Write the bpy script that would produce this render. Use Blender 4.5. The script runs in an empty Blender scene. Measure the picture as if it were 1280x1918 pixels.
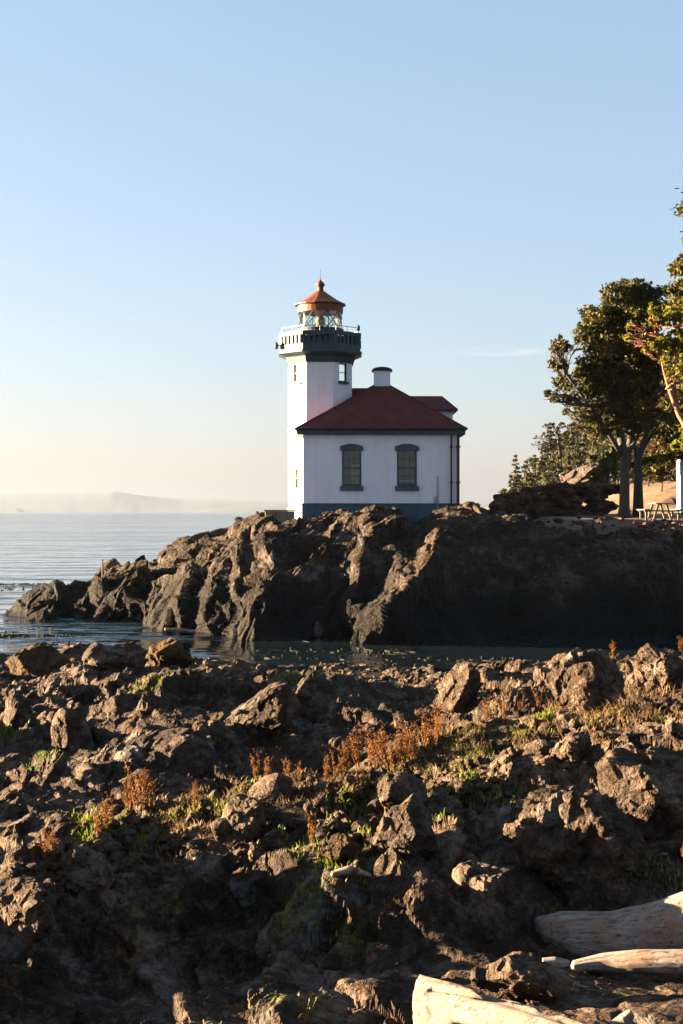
import bpy, math, random
import numpy as np
from mathutils import Vector, Matrix

R = math.radians
C = bpy.context.scene.collection
sc = bpy.context.scene

# ------------------------------------------------------------------ camera, sky, sun, exposure
F = 50 / 24                    # focal length over sensor width
CAM_Z = 5.2                    # eye height above the sea
cam_d = bpy.data.cameras.new('camera'); cam = bpy.data.objects.new('camera', cam_d); C.objects.link(cam)
cam.location = (0, 0, CAM_Z); cam.rotation_euler = (R(90), 0, 0)
cam_d.sensor_fit = 'HORIZONTAL'; cam_d.sensor_width = 24; cam_d.lens = 50
cam_d.clip_start = 0.1; cam_d.clip_end = 60000
sc.camera = cam

SUN_EL, SUN_AZ = 7.0, -77.5    # azimuth from +Y towards +X
w = bpy.data.worlds.new('World'); sc.world = w; w.use_nodes = True
wn = w.node_tree; wn.nodes.clear()
wo = wn.nodes.new('ShaderNodeOutputWorld'); bg = wn.nodes.new('ShaderNodeBackground')
sky = wn.nodes.new('ShaderNodeTexSky'); sky.sky_type = 'NISHITA'; sky.sun_disc = False
sky.sun_elevation = R(SUN_EL); sky.sun_rotation = R(SUN_AZ)
sky.altitude = 0; sky.air_density = 1.0; sky.dust_density = 0.8; sky.ozone_density = 3.0
bg.inputs['Strength'].default_value = 0.05
wb = wn.nodes.new('ShaderNodeMix'); wb.data_type = 'RGBA'; wb.blend_type = 'MULTIPLY'; wb.inputs[0].default_value = 1.0   # white balance for the evening sun
wb.inputs[7].default_value = (0.325, 0.240, 0.222, 1)
wn.links.new(sky.outputs[0], wb.inputs[6]); # one thin wisp of cloud low over the trees
def wmath(op, a, b=0.0):
    x = wn.nodes.new('ShaderNodeMath'); x.operation = op
    for q, v in zip(x.inputs, (a, b)):
        if isinstance(v, (int, float)): q.default_value = v
        else: wn.links.new(v, q)
    return x.outputs[0]
wt = wn.nodes.new('ShaderNodeTexCoord'); wsx = wn.nodes.new('ShaderNodeSeparateXYZ'); wn.links.new(wt.outputs['Generated'], wsx.inputs[0])
wm = wn.nodes.new('ShaderNodeMapping'); wm.inputs['Scale'].default_value = (30, 30, 260); wn.links.new(wt.outputs['Generated'], wm.inputs[0])
wnz = wn.nodes.new('ShaderNodeTexNoise'); wnz.inputs['Scale'].default_value = 1.0; wnz.inputs['Detail'].default_value = 5; wn.links.new(wm.outputs[0], wnz.inputs['Vector'])
du = wmath('DIVIDE', wmath('SUBTRACT', wmath('DIVIDE', wsx.outputs['X'], wsx.outputs['Y']), 0.110), 0.048)
dv = wmath('DIVIDE', wmath('SUBTRACT', wmath('DIVIDE', wsx.outputs['Z'], wsx.outputs['Y']), 0.1128), 0.0042)
cl = wmath('MAXIMUM', wmath('SUBTRACT', 1.0, wmath('ADD', wmath('MULTIPLY', du, du), wmath('MULTIPLY', dv, dv))), 0.0)
cl = wmath('MULTIPLY', wmath('MULTIPLY', cl, wmath('GREATER_THAN', wsx.outputs['Y'], 0.0)), wmath('MAXIMUM', wmath('SUBTRACT', wmath('MULTIPLY', wnz.outputs['Fac'], 3.0), 1.0), 0.0))
wc = wn.nodes.new('ShaderNodeMix'); wc.data_type = 'RGBA'; wc.blend_type = 'MULTIPLY'; veil = wn.nodes.new('ShaderNodeMix'); veil.data_type = 'RGBA'; veil.blend_type = 'ADD'; veil.inputs[0].default_value = 1.0        # thin even high haze
wn.links.new(wb.outputs[2], veil.inputs[6]); veil.inputs[7].default_value = (0.225, 0.318, 0.415, 1)
wn.links.new(cl, wc.inputs[0]); wn.links.new(veil.outputs[2], wc.inputs[6]); wc.inputs[7].default_value = (1.55, 1.25, 1.12, 1)
wn.links.new(wc.outputs[2], bg.inputs['Color']); wn.links.new(bg.outputs[0], wo.inputs['Surface'])

sl = bpy.data.lights.new('sun', 'SUN'); so = bpy.data.objects.new('sun', sl); C.objects.link(so)
sl.energy = 5.0; sl.angle = R(0.5); sl.color = (1.0, 0.73, 0.45)
sd = Vector((math.sin(R(SUN_AZ)) * math.cos(R(SUN_EL)), math.cos(R(SUN_AZ)) * math.cos(R(SUN_EL)), math.sin(R(SUN_EL))))
so.rotation_euler = sd.to_track_quat('Z', 'Y').to_euler(); so.location = (-40, 10, 40)

sc.view_settings.view_transform = 'Standard'; sc.view_settings.look = 'None'
sc.view_settings.exposure = 4.3; sc.view_settings.gamma = 1
sc.cycles.max_bounces = 8; sc.cycles.transparent_max_bounces = 16; sc.cycles.volume_bounces = 0
sc.cycles.sample_clamp_indirect = 4
sc.cycles.use_denoising = True

rng = np.random.default_rng(7)
random.seed(7)

# ------------------------------------------------------------------ helpers
def place(px, py, d):
    """a point of the photograph (1280 wide) at a known distance"""
    return Vector(((px - 640) / 1280 / F * d, d, CAM_Z - (py - 958) / 1280 / F * d))

def tag(o, label=None, cat=None, group=None, kind=None):
    if label: o['label'] = label
    if cat: o['category'] = cat
    if group: o['group'] = group
    if kind: o['kind'] = kind
    return o

def empty(name, loc, rz=0):
    o = bpy.data.objects.new(name, None); C.objects.link(o)
    o.location = loc; o.rotation_euler = (0, 0, rz); o.empty_display_size = 0.3
    return o

def np_mesh(name, verts, quads, mat, smooth=False, tris=None):
    me = bpy.data.meshes.new(name)
    verts = np.asarray(verts, np.float32)
    n4 = 0 if quads is None else len(quads); n3 = 0 if tris is None else len(tris)
    me.vertices.add(len(verts)); me.vertices.foreach_set('co', verts.ravel())
    idx = []
    if n4: idx.append(np.asarray(quads, np.int32).ravel())
    if n3: idx.append(np.asarray(tris, np.int32).ravel())
    idx = np.concatenate(idx)
    me.loops.add(len(idx)); me.loops.foreach_set('vertex_index', idx)
    me.polygons.add(n4 + n3)
    st = np.concatenate([np.arange(n4) * 4, n4 * 4 + np.arange(n3) * 3]).astype(np.int32)
    me.polygons.foreach_set('loop_start', st)
    me.polygons.foreach_set('use_smooth', np.full(n4 + n3, smooth))
    me.materials.append(mat); me.update(calc_edges=True); me.validate()
    return me

def link(name, me, parent=None, loc=None):
    o = bpy.data.objects.new(name, me); C.objects.link(o)
    if loc is not None: o.location = loc
    if parent: o.parent = parent
    return o

class MB:
    """collects faces, then becomes one mesh object"""
    def __init__(s): s.v = []; s.f = []
    def poly(s, pts):
        b = len(s.v); s.v += [tuple(p) for p in pts]; s.f.append(tuple(range(b, b + len(pts))))
    def prism(s, bot, top):
        n = len(bot); b = len(s.v); s.v += [tuple(p) for p in bot] + [tuple(p) for p in top]
        s.f.append(tuple(range(b + n - 1, b - 1, -1))); s.f.append(tuple(range(b + n, b + 2 * n)))
        for i in range(n): s.f.append((b + i, b + (i + 1) % n, b + n + (i + 1) % n, b + n + i))
    def box(s, x0, x1, y0, y1, z0, z1):
        s.prism([(x0, y0, z0), (x1, y0, z0), (x1, y1, z0), (x0, y1, z0)], [(x0, y0, z1), (x1, y0, z1), (x1, y1, z1), (x0, y1, z1)])
    def obox(s, c, ux, uy, uz, hx, hy, hz):
        c = Vector(c); ux, uy, uz = Vector(ux) * hx, Vector(uy) * hy, Vector(uz) * hz
        s.prism([c - ux - uy - uz, c + ux - uy - uz, c + ux + uy - uz, c - ux + uy - uz],
                [c - ux - uy + uz, c + ux - uy + uz, c + ux + uy + uz, c - ux + uy + uz])
    def tube(s, pts, rad, n=8, cap=True):
        pts = [Vector(p) for p in pts]
        if not hasattr(rad, '__len__'): rad = [rad] * len(pts)
        b = len(s.v); ref = Vector((0.31, 0.17, 0.93)).normalized(); prev = None
        for i, p in enumerate(pts):
            t = (pts[min(i + 1, len(pts) - 1)] - pts[max(i - 1, 0)]).normalized()
            if prev is None:
                a = ref if abs(t.dot(ref)) < 0.9 else Vector((1, 0, 0)); u = t.cross(a).normalized()
            else:
                u = (prev - t * prev.dot(t)).normalized()
            prev = u; v = t.cross(u)
            for k in range(n):
                an = 2 * math.pi * k / n; s.v.append(tuple(p + (u * math.cos(an) + v * math.sin(an)) * rad[i]))
        for i in range(len(pts) - 1):
            for k in range(n):
                a0 = b + i * n + k; a1 = b + i * n + (k + 1) % n; s.f.append((a0, a1, a1 + n, a0 + n))
        if cap:
            s.f.append(tuple(range(b + n - 1, b - 1, -1))); e = b + (len(pts) - 1) * n; s.f.append(tuple(range(e, e + n)))
    def lathe(s, c, prof, n=24, rot=0.0):
        c = Vector(c); b = len(s.v)
        for r, z in prof:
            for k in range(n):
                an = 2 * math.pi * k / n + rot; s.v.append((c.x + r * math.cos(an), c.y + r * math.sin(an), c.z + z))
        for i in range(len(prof) - 1):
            for k in range(n):
                a0 = b + i * n + k; a1 = b + i * n + (k + 1) % n; s.f.append((a0, a1, a1 + n, a0 + n))
        s.f.append(tuple(range(b + n - 1, b - 1, -1))); e = b + (len(prof) - 1) * n; s.f.append(tuple(range(e, e + n)))
    def panel(s, o, u, v, W, H, holes, depth):
        """a wall W x H spanned by unit vectors u, v from corner o, with rectangular holes and their reveals"""
        o, u, v = Vector(o), Vector(u), Vector(v); nin = -(u.cross(v))
        us = sorted({0, W, *[h[0] for h in holes], *[h[1] for h in holes]}); vs = sorted({0, H, *[h[2] for h in holes], *[h[3] for h in holes]})
        P = lambda a, b_, dp=0: o + u * a + v * b_ + nin * dp
        for i in range(len(us) - 1):
            for j in range(len(vs) - 1):
                mu, mv = (us[i] + us[i + 1]) / 2, (vs[j] + vs[j + 1]) / 2
                if any(h[0] < mu < h[1] and h[2] < mv < h[3] for h in holes): continue
                s.poly([P(us[i], vs[j]), P(us[i + 1], vs[j]), P(us[i + 1], vs[j + 1]), P(us[i], vs[j + 1])])
        for a0, a1, b0, b1 in holes:
            for p, q in (((a0, b0), (a1, b0)), ((a1, b0), (a1, b1)), ((a1, b1), (a0, b1)), ((a0, b1), (a0, b0))):
                s.poly([P(*p), P(*p, depth), P(*q, depth), P(*q)])
    def build(s, name, mat, parent=None, smooth=False, loc=(0, 0, 0), bevel=0):
        me = bpy.data.meshes.new(name); lo = Vector(loc)
        me.from_pydata([tuple(Vector(p) - lo) for p in s.v], [], s.f); me.materials.append(mat)
        if smooth: me.polygons.foreach_set('use_smooth', [True] * len(me.polygons))
        me.update()
        o = link(name, me, parent, None)
        if parent is None: o.location = lo
        if bevel:
            m = o.modifiers.new('bevel', 'BEVEL'); m.width = bevel; m.segments = 2; m.limit_method = 'ANGLE'
        return o

# ---- vectorised noise
def _h(ix, iy, iz, k):
    n = (ix.astype(np.int64) * 374761393 + iy.astype(np.int64) * 668265263 + iz.astype(np.int64) * 2147483647 + k * 974711) & 0xFFFFFFFF
    n = ((n ^ (n >> 13)) * 1274126177) & 0xFFFFFFFF
    n = ((n ^ (n >> 16)) * 2246822519) & 0xFFFFFFFF
    return ((n ^ (n >> 15)) & 0xFFFFFF).astype(np.float64) / 0xFFFFFF
def vnoise(P, k=0):
    i = np.floor(P); f = P - i; u = f * f * f * (f * (f * 6 - 15) + 10); r = 0
    for dx in (0, 1):
        for dy in (0, 1):
            for dz in (0, 1):
                wgt = (u[:, 0] if dx else 1 - u[:, 0]) * (u[:, 1] if dy else 1 - u[:, 1]) * (u[:, 2] if dz else 1 - u[:, 2])
                r = r + wgt * _h(i[:, 0] + dx, i[:, 1] + dy, i[:, 2] + dz, k)
    return r * 2 - 1
def fbm(P, oct=4, k=0, gain=0.5, ridged=False):
    a, r, t = 1.0, 0, 0
    for o in range(oct):
        n = vnoise(P * (2.03 ** o) + o * 17.3, k + o)
        r = r + a * ((1 - 2 * np.abs(n)) if ridged else n); t += a; a *= gain
    return r / t
def facets(P, k=0, eps=0.08, slope=1.6, flat=False, bias=(0, 0, 0), gap=0.0):
    """broken-rock blocks: every random cell is a tilted plane; values about -1..1 (flat = 2-D cells)"""
    i0 = np.floor(P); N = len(P)
    d1 = np.full(N, 9e9); d2 = np.full(N, 9e9); h1 = np.zeros(N); h2 = np.zeros(N)
    for dx in (-1, 0, 1):
        for dy in (-1, 0, 1):
            for dz in ((0,) if flat else (-1, 0, 1)):
                cx, cy, cz = i0[:, 0] + dx, i0[:, 1] + dy, i0[:, 2] + dz
                ox = P[:, 0] - cx - _h(cx, cy, cz, k); oy = P[:, 1] - cy - _h(cx, cy, cz, k + 1)
                oz = 0 if flat else P[:, 2] - cz - _h(cx, cy, cz, k + 2)
                d = np.sqrt(ox * ox + oy * oy + oz * oz)
                h = (_h(cx, cy, cz, k + 3) * 2 - 1) * 0.7 + slope * (ox * (_h(cx, cy, cz, k + 4) - 0.5 + bias[0]) + oy * (_h(cx, cy, cz, k + 5) - 0.5 + bias[1]) + (0 if flat else oz * (_h(cx, cy, cz, k + 6) - 0.5 + bias[2])))
                n1 = d < d1; n2 = (~n1) & (d < d2)
                d2 = np.where(n1, d1, np.where(n2, d, d2)); h2 = np.where(n1, h1, np.where(n2, h, h2))
                d1 = np.where(n1, d, d1); h1 = np.where(n1, h, h1)
    e_ = np.clip((d2 - d1) / 0.38, 0, 1); gp_ = gap * (1 - e_) ** 2
    t = np.clip((d2 - d1) / eps, 0, 1); t = 0.5 + 0.5 * t * t * (3 - 2 * t)
    return h1 * t + h2 * (1 - t) - gp_

def grid_quads(nr, nc):
    a = (np.arange(nr - 1)[:, None] * nc + np.arange(nc - 1)[None, :]).ravel()
    return np.stack([a, a + 1, a + nc + 1, a + nc], 1)
def grid_normals(V, nr, nc):
    G = V.reshape(nr, nc, 3); du = np.gradient(G, axis=1); dv = np.gradient(G, axis=0)
    n = np.cross(du.reshape(-1, 3), dv.reshape(-1, 3)); return n / (np.linalg.norm(n, axis=1, keepdims=True) + 1e-9)
def sstep(a, b, x):
    t = np.clip((np.asarray(x, float) - a) / (b - a), 0, 1); return t * t * (3 - 2 * t)

# ------------------------------------------------------------------ materials
class NT:
    def __init__(s, name):
        s.m = bpy.data.materials.new(name); s.m.use_nodes = True; s.t = s.m.node_tree; s.t.nodes.clear()
        s.out = s.n('ShaderNodeOutputMaterial')
    def n(s, t, **kw):
        x = s.t.nodes.new(t)
        for k, v in kw.items(): setattr(x, k, v)
        return x
    def l(s, a, b): s.t.links.new(a, b)
    def noise(s, vec, scale, detail=6, rough=0.6, dist=0.0):
        x = s.n('ShaderNodeTexNoise'); x.inputs['Scale'].default_value = scale; x.inputs['Detail'].default_value = detail
        x.inputs['Roughness'].default_value = rough; x.inputs['Distortion'].default_value = dist
        if vec is not None: s.l(vec, x.inputs['Vector'])
        return x.outputs['Fac']
    def ramp(s, fac, stops):
        x = s.n('ShaderNodeValToRGB'); e = x.color_ramp.elements
        while len(e) < len(stops): e.new(0.5)
        for q, (p, c) in zip(e, stops):
            q.position = p; q.color = (*c, 1) if hasattr(c, '__len__') else (c, c, c, 1)
        s.l(fac, x.inputs['Fac']); return x.outputs['Color']
    def mix(s, fac, a, b, mode='MIX'):
        x = s.n('ShaderNodeMix', data_type='RGBA', blend_type=mode)
        for sock, v in ((x.inputs[0], fac), (x.inputs[6], a), (x.inputs[7], b)):
            if isinstance(v, (int, float)): sock.default_value = v
            elif isinstance(v, tuple): sock.default_value = (*v, 1)
            else: s.l(v, sock)
        return x.outputs[2]
    def math(s, op, a, b=0.0):
        x = s.n('ShaderNodeMath', operation=op)
        for sock, v in zip(x.inputs, (a, b)):
            if isinstance(v, (int, float)): sock.default_value = v
            else: s.l(v, sock)
        return x.outputs[0]
    def bump(s, h, strength=1.0, dist=0.1, prev=None):
        x = s.n('ShaderNodeBump'); x.inputs['Strength'].default_value = strength; x.inputs['Distance'].default_value = dist
        s.l(h, x.inputs['Height'])
        if prev: s.l(prev, x.inputs['Normal'])
        return x.outputs['Normal']
    def pbsdf(s, col, rough=0.8, normal=None, **kw):
        x = s.n('ShaderNodeBsdfPrincipled')
        if isinstance(col, tuple): x.inputs['Base Color'].default_value = (*col, 1)
        else: s.l(col, x.inputs['Base Color'])
        if isinstance(rough, (int, float)): x.inputs['Roughness'].default_value = rough
        else: s.l(rough, x.inputs['Roughness'])
        if normal: s.l(normal, x.inputs['Normal'])
        for k, v in kw.items(): x.inputs[k].default_value = v
        s.l(x.outputs[0], s.out.inputs['Surface']); return x
    def pos(s): return s.n('ShaderNodeNewGeometry').outputs['Position']
    def obj(s): return s.n('ShaderNodeTexCoord').outputs['Object']

def rock_mat(name, cols, lichen=0.0, orange=0.0, tide_shade=None, scale=1.0, green=0.0, bump=1.0):
    cols = [tuple(v * 0.80 for v in c) for c in cols]
    t = NT(name); p = t.pos()
    n1 = t.noise(p, 0.9 * scale, 8, 0.65, 0.6); n2 = t.noise(p, 7 * scale, 8, 0.7)
    c = t.ramp(t.mix(0.45, n1, n2), [(0.36, cols[0]), (0.5, cols[1]), (0.64, cols[2])])
    v = t.n('ShaderNodeTexVoronoi', feature='DISTANCE_TO_EDGE'); v.inputs['Scale'].default_value = 3.2 * scale
    wv = t.n('ShaderNodeVectorMath', operation='ADD'); wn_ = t.n('ShaderNodeTexNoise'); wn_.inputs['Scale'].default_value = 2.5 * scale
    t.l(p, wn_.inputs['Vector']); t.l(p, wv.inputs[0]); t.l(wn_.outputs['Color'], wv.inputs[1]); t.l(wv.outputs[0], v.inputs['Vector'])
    crack = t.ramp(v.outputs['Distance'], [(0.0, 0.0), (0.06, 1.0)])
    if lichen:
        c = t.mix(t.math('MULTIPLY', t.ramp(t.noise(p, 1.3 * scale, 9, 0.72), [(0.56, 0.0), (0.66, 1.0)]), lichen), c, (0.17, 0.165, 0.158))
    if orange:
        c = t.mix(t.math('MULTIPLY', t.ramp(t.noise(p, 2.1 * scale, 8, 0.7, 0.4), [(0.57, 0.0), (0.66, 1.0)]), orange), c, (0.16, 0.076, 0.013))
    if green:
        c = t.mix(t.math('MULTIPLY', t.ramp(t.noise(p, 0.8 * scale, 9, 0.75, 0.2), [(0.60, 0.0), (0.66, 1.0)]), green), c, (0.10, 0.11, 0.02))
    if tide_shade is not None:
        sep = t.n('ShaderNodeSeparateXYZ'); t.l(p, sep.inputs[0])
        zz = t.math('ADD', sep.outputs['Z'], t.math('MULTIPLY', t.math('SUBTRACT', t.noise(p, 0.5, 6, 0.65), 0.5), 3.0))
        band = t.ramp(t.math('DIVIDE', zz, tide_shade * 2), [(0.25, 1.0), (0.55, 0.0)])
        c = t.mix(band, c, (0.008, 0.0065, 0.005))  # black tidal lichen, darkened further to paint in the lower cliff's shade
    def chips(sc_, rot):                                     # flat-faced chips of broken rock
        mp = t.n('ShaderNodeMapping'); mp.inputs['Rotation'].default_value = rot; mp.inputs['Scale'].default_value = (1.0, 0.8, 1.7); t.l(wv.outputs[0], mp.inputs[0])
        q = t.n('ShaderNodeTexVoronoi', feature='F1', distance='MANHATTAN'); q.inputs['Scale'].default_value = sc_; t.l(mp.outputs[0], q.inputs['Vector']); return q.outputs['Distance']
    wn_.inputs['Detail'].default_value = 4
    fine = t.noise(p, 26 * scale, 9, 0.75)
    nb = t.bump(chips(2.6 * scale, (0.4, 0.5, 0.3)), 0.55 * bump, 0.16 / scale); nb = t.bump(chips(8.0 * scale, (1.0, 0.2, 0.8)), 0.6 * bump, 0.055 / scale, nb)
    nb = t.bump(fine, 0.7 * bump, 0.04 / scale, nb); nb = t.bump(crack, 0.5 * bump, 0.05 / scale, nb)
    t.pbsdf(c, 0.85, nb, **{'Specular IOR Level': 0.1}); return t.m

def paint_mat(name, col, var=0.12, rough=0.6, scale=2.0, streak=True, metal=0.0):
    t = NT(name); p = t.obj()
    mp = t.n('ShaderNodeMapping'); mp.inputs['Scale'].default_value = (1, 1, 0.18 if streak else 1); t.l(p, mp.inputs[0])
    n = t.noise(mp.outputs[0], scale, 8, 0.7); n2 = t.noise(p, scale * 9, 6, 0.7)
    dark = tuple(x * (1 - 2.2 * var) for x in col)
    c = t.mix(t.ramp(n, [(0.35, 1.0), (0.62, 0.0)]), col, dark)
    t.pbsdf(c, rough, t.bump(n2, 0.25, 0.02), **{'Metallic': metal, 'Specular IOR Level': 0.2}); return t.m

def leaf_mat(name, cols, transl=0.3, scale=1.2):
    cols = [tuple(v * 0.85 for v in c) for c in cols]
    t = NT(name); p = t.obj()
    c = t.ramp(t.mix(0.5, t.noise(p, scale, 4, 0.6), t.noise(p, scale * 6, 3, 0.6)), [(0.38, cols[0]), (0.5, cols[1]), (0.62, cols[2])])
    d = t.n('ShaderNodeBsdfPrincipled'); d.inputs['Roughness'].default_value = 0.6; d.inputs['Specular IOR Level'].default_value = 0.08; t.l(c, d.inputs['Base Color'])
    tr = t.n('ShaderNodeBsdfTranslucent'); t.l(c, tr.inputs['Color'])
    mx = t.n('ShaderNodeMixShader'); mx.inputs[0].default_value = transl
    t.l(d.outputs[0], mx.inputs[1]); t.l(tr.outputs[0], mx.inputs[2]); t.l(mx.outputs[0], t.out.inputs['Surface']); return t.m

def bark_mat(name, cols, scale=6):
    t = NT(name); p = t.obj()
    mp = t.n('ShaderNodeMapping'); mp.inputs['Scale'].default_value = (1, 1, 0.15); t.l(p, mp.inputs[0])
    n = t.noise(mp.outputs[0], scale, 8, 0.75, 0.3)
    t.pbsdf(t.ramp(n, [(0.35, cols[0]), (0.65, cols[1])]), 0.9, t.bump(n, 1.0, 0.08)); return t.m

def wood_mat(name, cols, axis_scale=(0.25, 3, 3), pits=False):
    cols = [tuple(v * 0.78 for v in c) for c in cols]
    t = NT(name); p = t.obj()
    mp = t.n('ShaderNodeMapping'); mp.inputs['Scale'].default_value = axis_scale; t.l(p, mp.inputs[0])
    n = t.noise(mp.outputs[0], 5.5, 9, 0.72, 0.7); n2 = t.noise(p, 2.2, 6, 0.6)
    c = t.ramp(n, [(0.32, cols[0]), (0.47, cols[1]), (0.62, cols[2])])
    c = t.mix(t.ramp(n2, [(0.48, 0.0), (0.66, 0.8)]), c, cols[3])
    m2 = t.n('ShaderNodeMapping'); m2.inputs['Scale'].default_value = tuple(a * b for a, b in zip(axis_scale, (0.7, 2.6, 2.6))); t.l(p, m2.inputs[0])
    ck = t.ramp(t.noise(m2.outputs[0], 5.0, 5, 0.6, 0.4), [(0.36, 0.0), (0.42, 1.0)])
    c = t.mix(ck, t.mix(0.75, c, (0.05, 0.035, 0.025)), c)
    if pits:
        pt_ = t.ramp(t.noise(p, 6.5, 4, 0.6, 0.5), [(0.60, 0.0), (0.66, 1.0)]); c = t.mix(pt_, c, (0.030, 0.018, 0.010))
    t.pbsdf(c, 0.85, t.bump(ck, 0.7, 0.03, t.bump(n, 1.0, 0.03))); return t.m

M_ROCK = rock_mat('foreshore_rock', [(0.008, 0.005, 0.003), (0.037, 0.024, 0.0155), (0.19, 0.132, 0.09)], lichen=0.45, orange=0.35, green=0.8)
M_CLIFF = rock_mat('headland_rock', [(0.0065, 0.0042, 0.0027), (0.028, 0.019, 0.013), (0.115, 0.084, 0.06)], lichen=0.4, orange=0.25, tide_shade=2.6, scale=0.7)
M_BOULDER = rock_mat('boulder_rock', [(0.012, 0.0077, 0.0046), (0.05, 0.033, 0.022), (0.18, 0.127, 0.09)], lichen=0.35, orange=0.1)
M_PALEROCK = rock_mat('pale_rock', [(0.045, 0.032, 0.026), (0.095, 0.068, 0.055), (0.17, 0.13, 0.11)], lichen=0.4)
M_LICHEN = rock_mat('lichen_rock', [(0.012, 0.008, 0.005), (0.042, 0.028, 0.02), (0.12, 0.088, 0.068)], lichen=0.7)
M_GOLD = rock_mat('golden_weed_rock', [(0.014, 0.009, 0.004), (0.045, 0.027, 0.010), (0.12, 0.072, 0.024)], orange=0.5)
M_WHITE = paint_mat('white_paint', (0.56, 0.57, 0.62), 0.06)
M_TEAL = paint_mat('dark_teal_paint', (0.026, 0.056, 0.065), 0.15)
M_BASE = paint_mat('blue_grey_paint', (0.040, 0.078, 0.108), 0.15)
M_GLASS_DARK = None
M_IRON = paint_mat('dark_iron', (0.025, 0.022, 0.022), 0.2, 0.5)
M_RUSTROOF = paint_mat('rusty_lantern_roof', (0.135, 0.042, 0.013), 0.28, 0.55, 3)
M_CONCRETE = paint_mat('weathered_concrete', (0.20, 0.16, 0.12), 0.25, 0.9, 3)
M_SUNLIT_CREAM = paint_mat('sunlit_cream', (0.62, 0.58, 0.50), 0.1)  # low sunlight painted into the trim colour
M_GALV = paint_mat('galvanised_rail', (0.45, 0.47, 0.48), 0.1, 0.4, metal=0.3)
M_BLIND = paint_mat('taupe_blind', (0.12, 0.125, 0.14), 0.1, 0.8)
M_LIGHT_PATCH = paint_mat('beige_light_patch', (0.42, 0.34, 0.26), 0.1, 0.9)  # colour of the pale light patch in the first house window
M_BRASS = paint_mat('brass', (0.45, 0.32, 0.12), 0.2, 0.35, metal=0.8)

def roof_mat():
    t = NT('dark_red_shingles'); p = t.pos()
    b = t.n('ShaderNodeTexBrick'); b.inputs['Scale'].default_value = 3.2; b.inputs['Mortar Size'].default_value = 0.012
    b.inputs['Color1'].default_value = (0.058, 0.013, 0.013, 1); b.inputs['Color2'].default_value = (0.080, 0.019, 0.018, 1); b.inputs['Mortar'].default_value = (0.02, 0.006, 0.007, 1)
    sp = t.n('ShaderNodeSeparateXYZ'); t.l(p, sp.inputs[0]); cb = t.n('ShaderNodeCombineXYZ')
    t.l(t.math('ADD', sp.outputs['X'], t.math('MULTIPLY', sp.outputs['Y'], 0.37)), cb.inputs['X']); t.l(t.math('MULTIPLY', sp.outputs['Z'], 1.8), cb.inputs['Y']); t.l(cb.outputs[0], b.inputs['Vector'])
    c = t.mix(t.ramp(t.noise(p, 1.2, 8, 0.7), [(0.42, 0.0), (0.7, 0.75)]), b.outputs['Color'], (0.10, 0.03, 0.026))
    t.pbsdf(c, 0.8, t.bump(b.outputs['Fac'], -0.4, 0.03), **{'Specular IOR Level': 0.12}); return t.m
M_ROOF = roof_mat()

def glass_mat():
    t = NT('window_glass'); g = t.n('ShaderNodeBsdfGlossy'); g.inputs['Roughness'].default_value = 0.03; g.inputs['Color'].default_value = (0.9, 0.9, 0.9, 1)
    tr = t.n('ShaderNodeBsdfTransparent'); tr.inputs['Color'].default_value = (0.82, 0.88, 0.87, 1)
    f = t.n('ShaderNodeFresnel'); f.inputs['IOR'].default_value = 1.5
    mx = t.n('ShaderNodeMixShader'); t.l(t.math('MULTIPLY', f.outputs[0], 0.8), mx.inputs[0]); t.l(tr.outputs[0], mx.inputs[1]); t.l(g.outputs[0], mx.inputs[2])
    t.l(mx.outputs[0], t.out.inputs['Surface']); return t.m
M_GLASS = glass_mat()
M_DARKGLASS = paint_mat('dark_glass', (0.008, 0.009, 0.010), 0.1, 0.15)

def dirt_mat():
    t = NT('dry_dirt'); p = t.pos()
    c = t.ramp(t.mix(0.5, t.noise(p, 0.7, 8, 0.7), t.noise(p, 9, 6, 0.7)), [(0.35, (0.045, 0.029, 0.018)), (0.5, (0.085, 0.057, 0.037)), (0.65, (0.13, 0.092, 0.063))])
    sp = t.n('ShaderNodeSeparateXYZ'); t.l(p, sp.inputs[0])
    yy = t.math('ADD', sp.outputs['Y'], t.math('MULTIPLY', t.noise(p, 0.6, 6, 0.7), 8.0))
    g_ = t.ramp(t.math('DIVIDE', yy, 100.0), [(0.76, 0.0), (0.80, 1.0)])
    dry = t.ramp(t.noise(p, 3.0, 8, 0.75), [(0.35, (0.025, 0.016, 0.006)), (0.5, (0.07, 0.038, 0.012)), (0.66, (0.13, 0.075, 0.024))])
    c = t.mix(g_, c, dry)
    t.pbsdf(c, 0.95, t.bump(t.noise(p, 12, 8, 0.7), 0.8, 0.06)); return t.m
M_DIRT = dirt_mat()
def hill_mat():
    t = NT('dry_hillside'); p = t.pos()
    c = t.ramp(t.mix(0.5, t.noise(p, 0.12, 8, 0.7), t.noise(p, 2.0, 6, 0.7)), [(0.36, (0.020, 0.022, 0.008)), (0.5, (0.046, 0.039, 0.015)), (0.64, (0.08, 0.056, 0.024))])
    t.pbsdf(c, 0.95, t.bump(t.noise(p, 2.5, 8, 0.75), 1.0, 0.5)); return t.m
M_HILL = hill_mat()
def far_mat():
    t = NT('far_forest'); p = t.pos()
    t.pbsdf(t.ramp(t.noise(p, 0.0015, 8, 0.65), [(0.4, (0.014, 0.022, 0.030)), (0.6, (0.022, 0.030, 0.034))]), 1.0); return t.m
M_FAR = far_mat()

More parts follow.
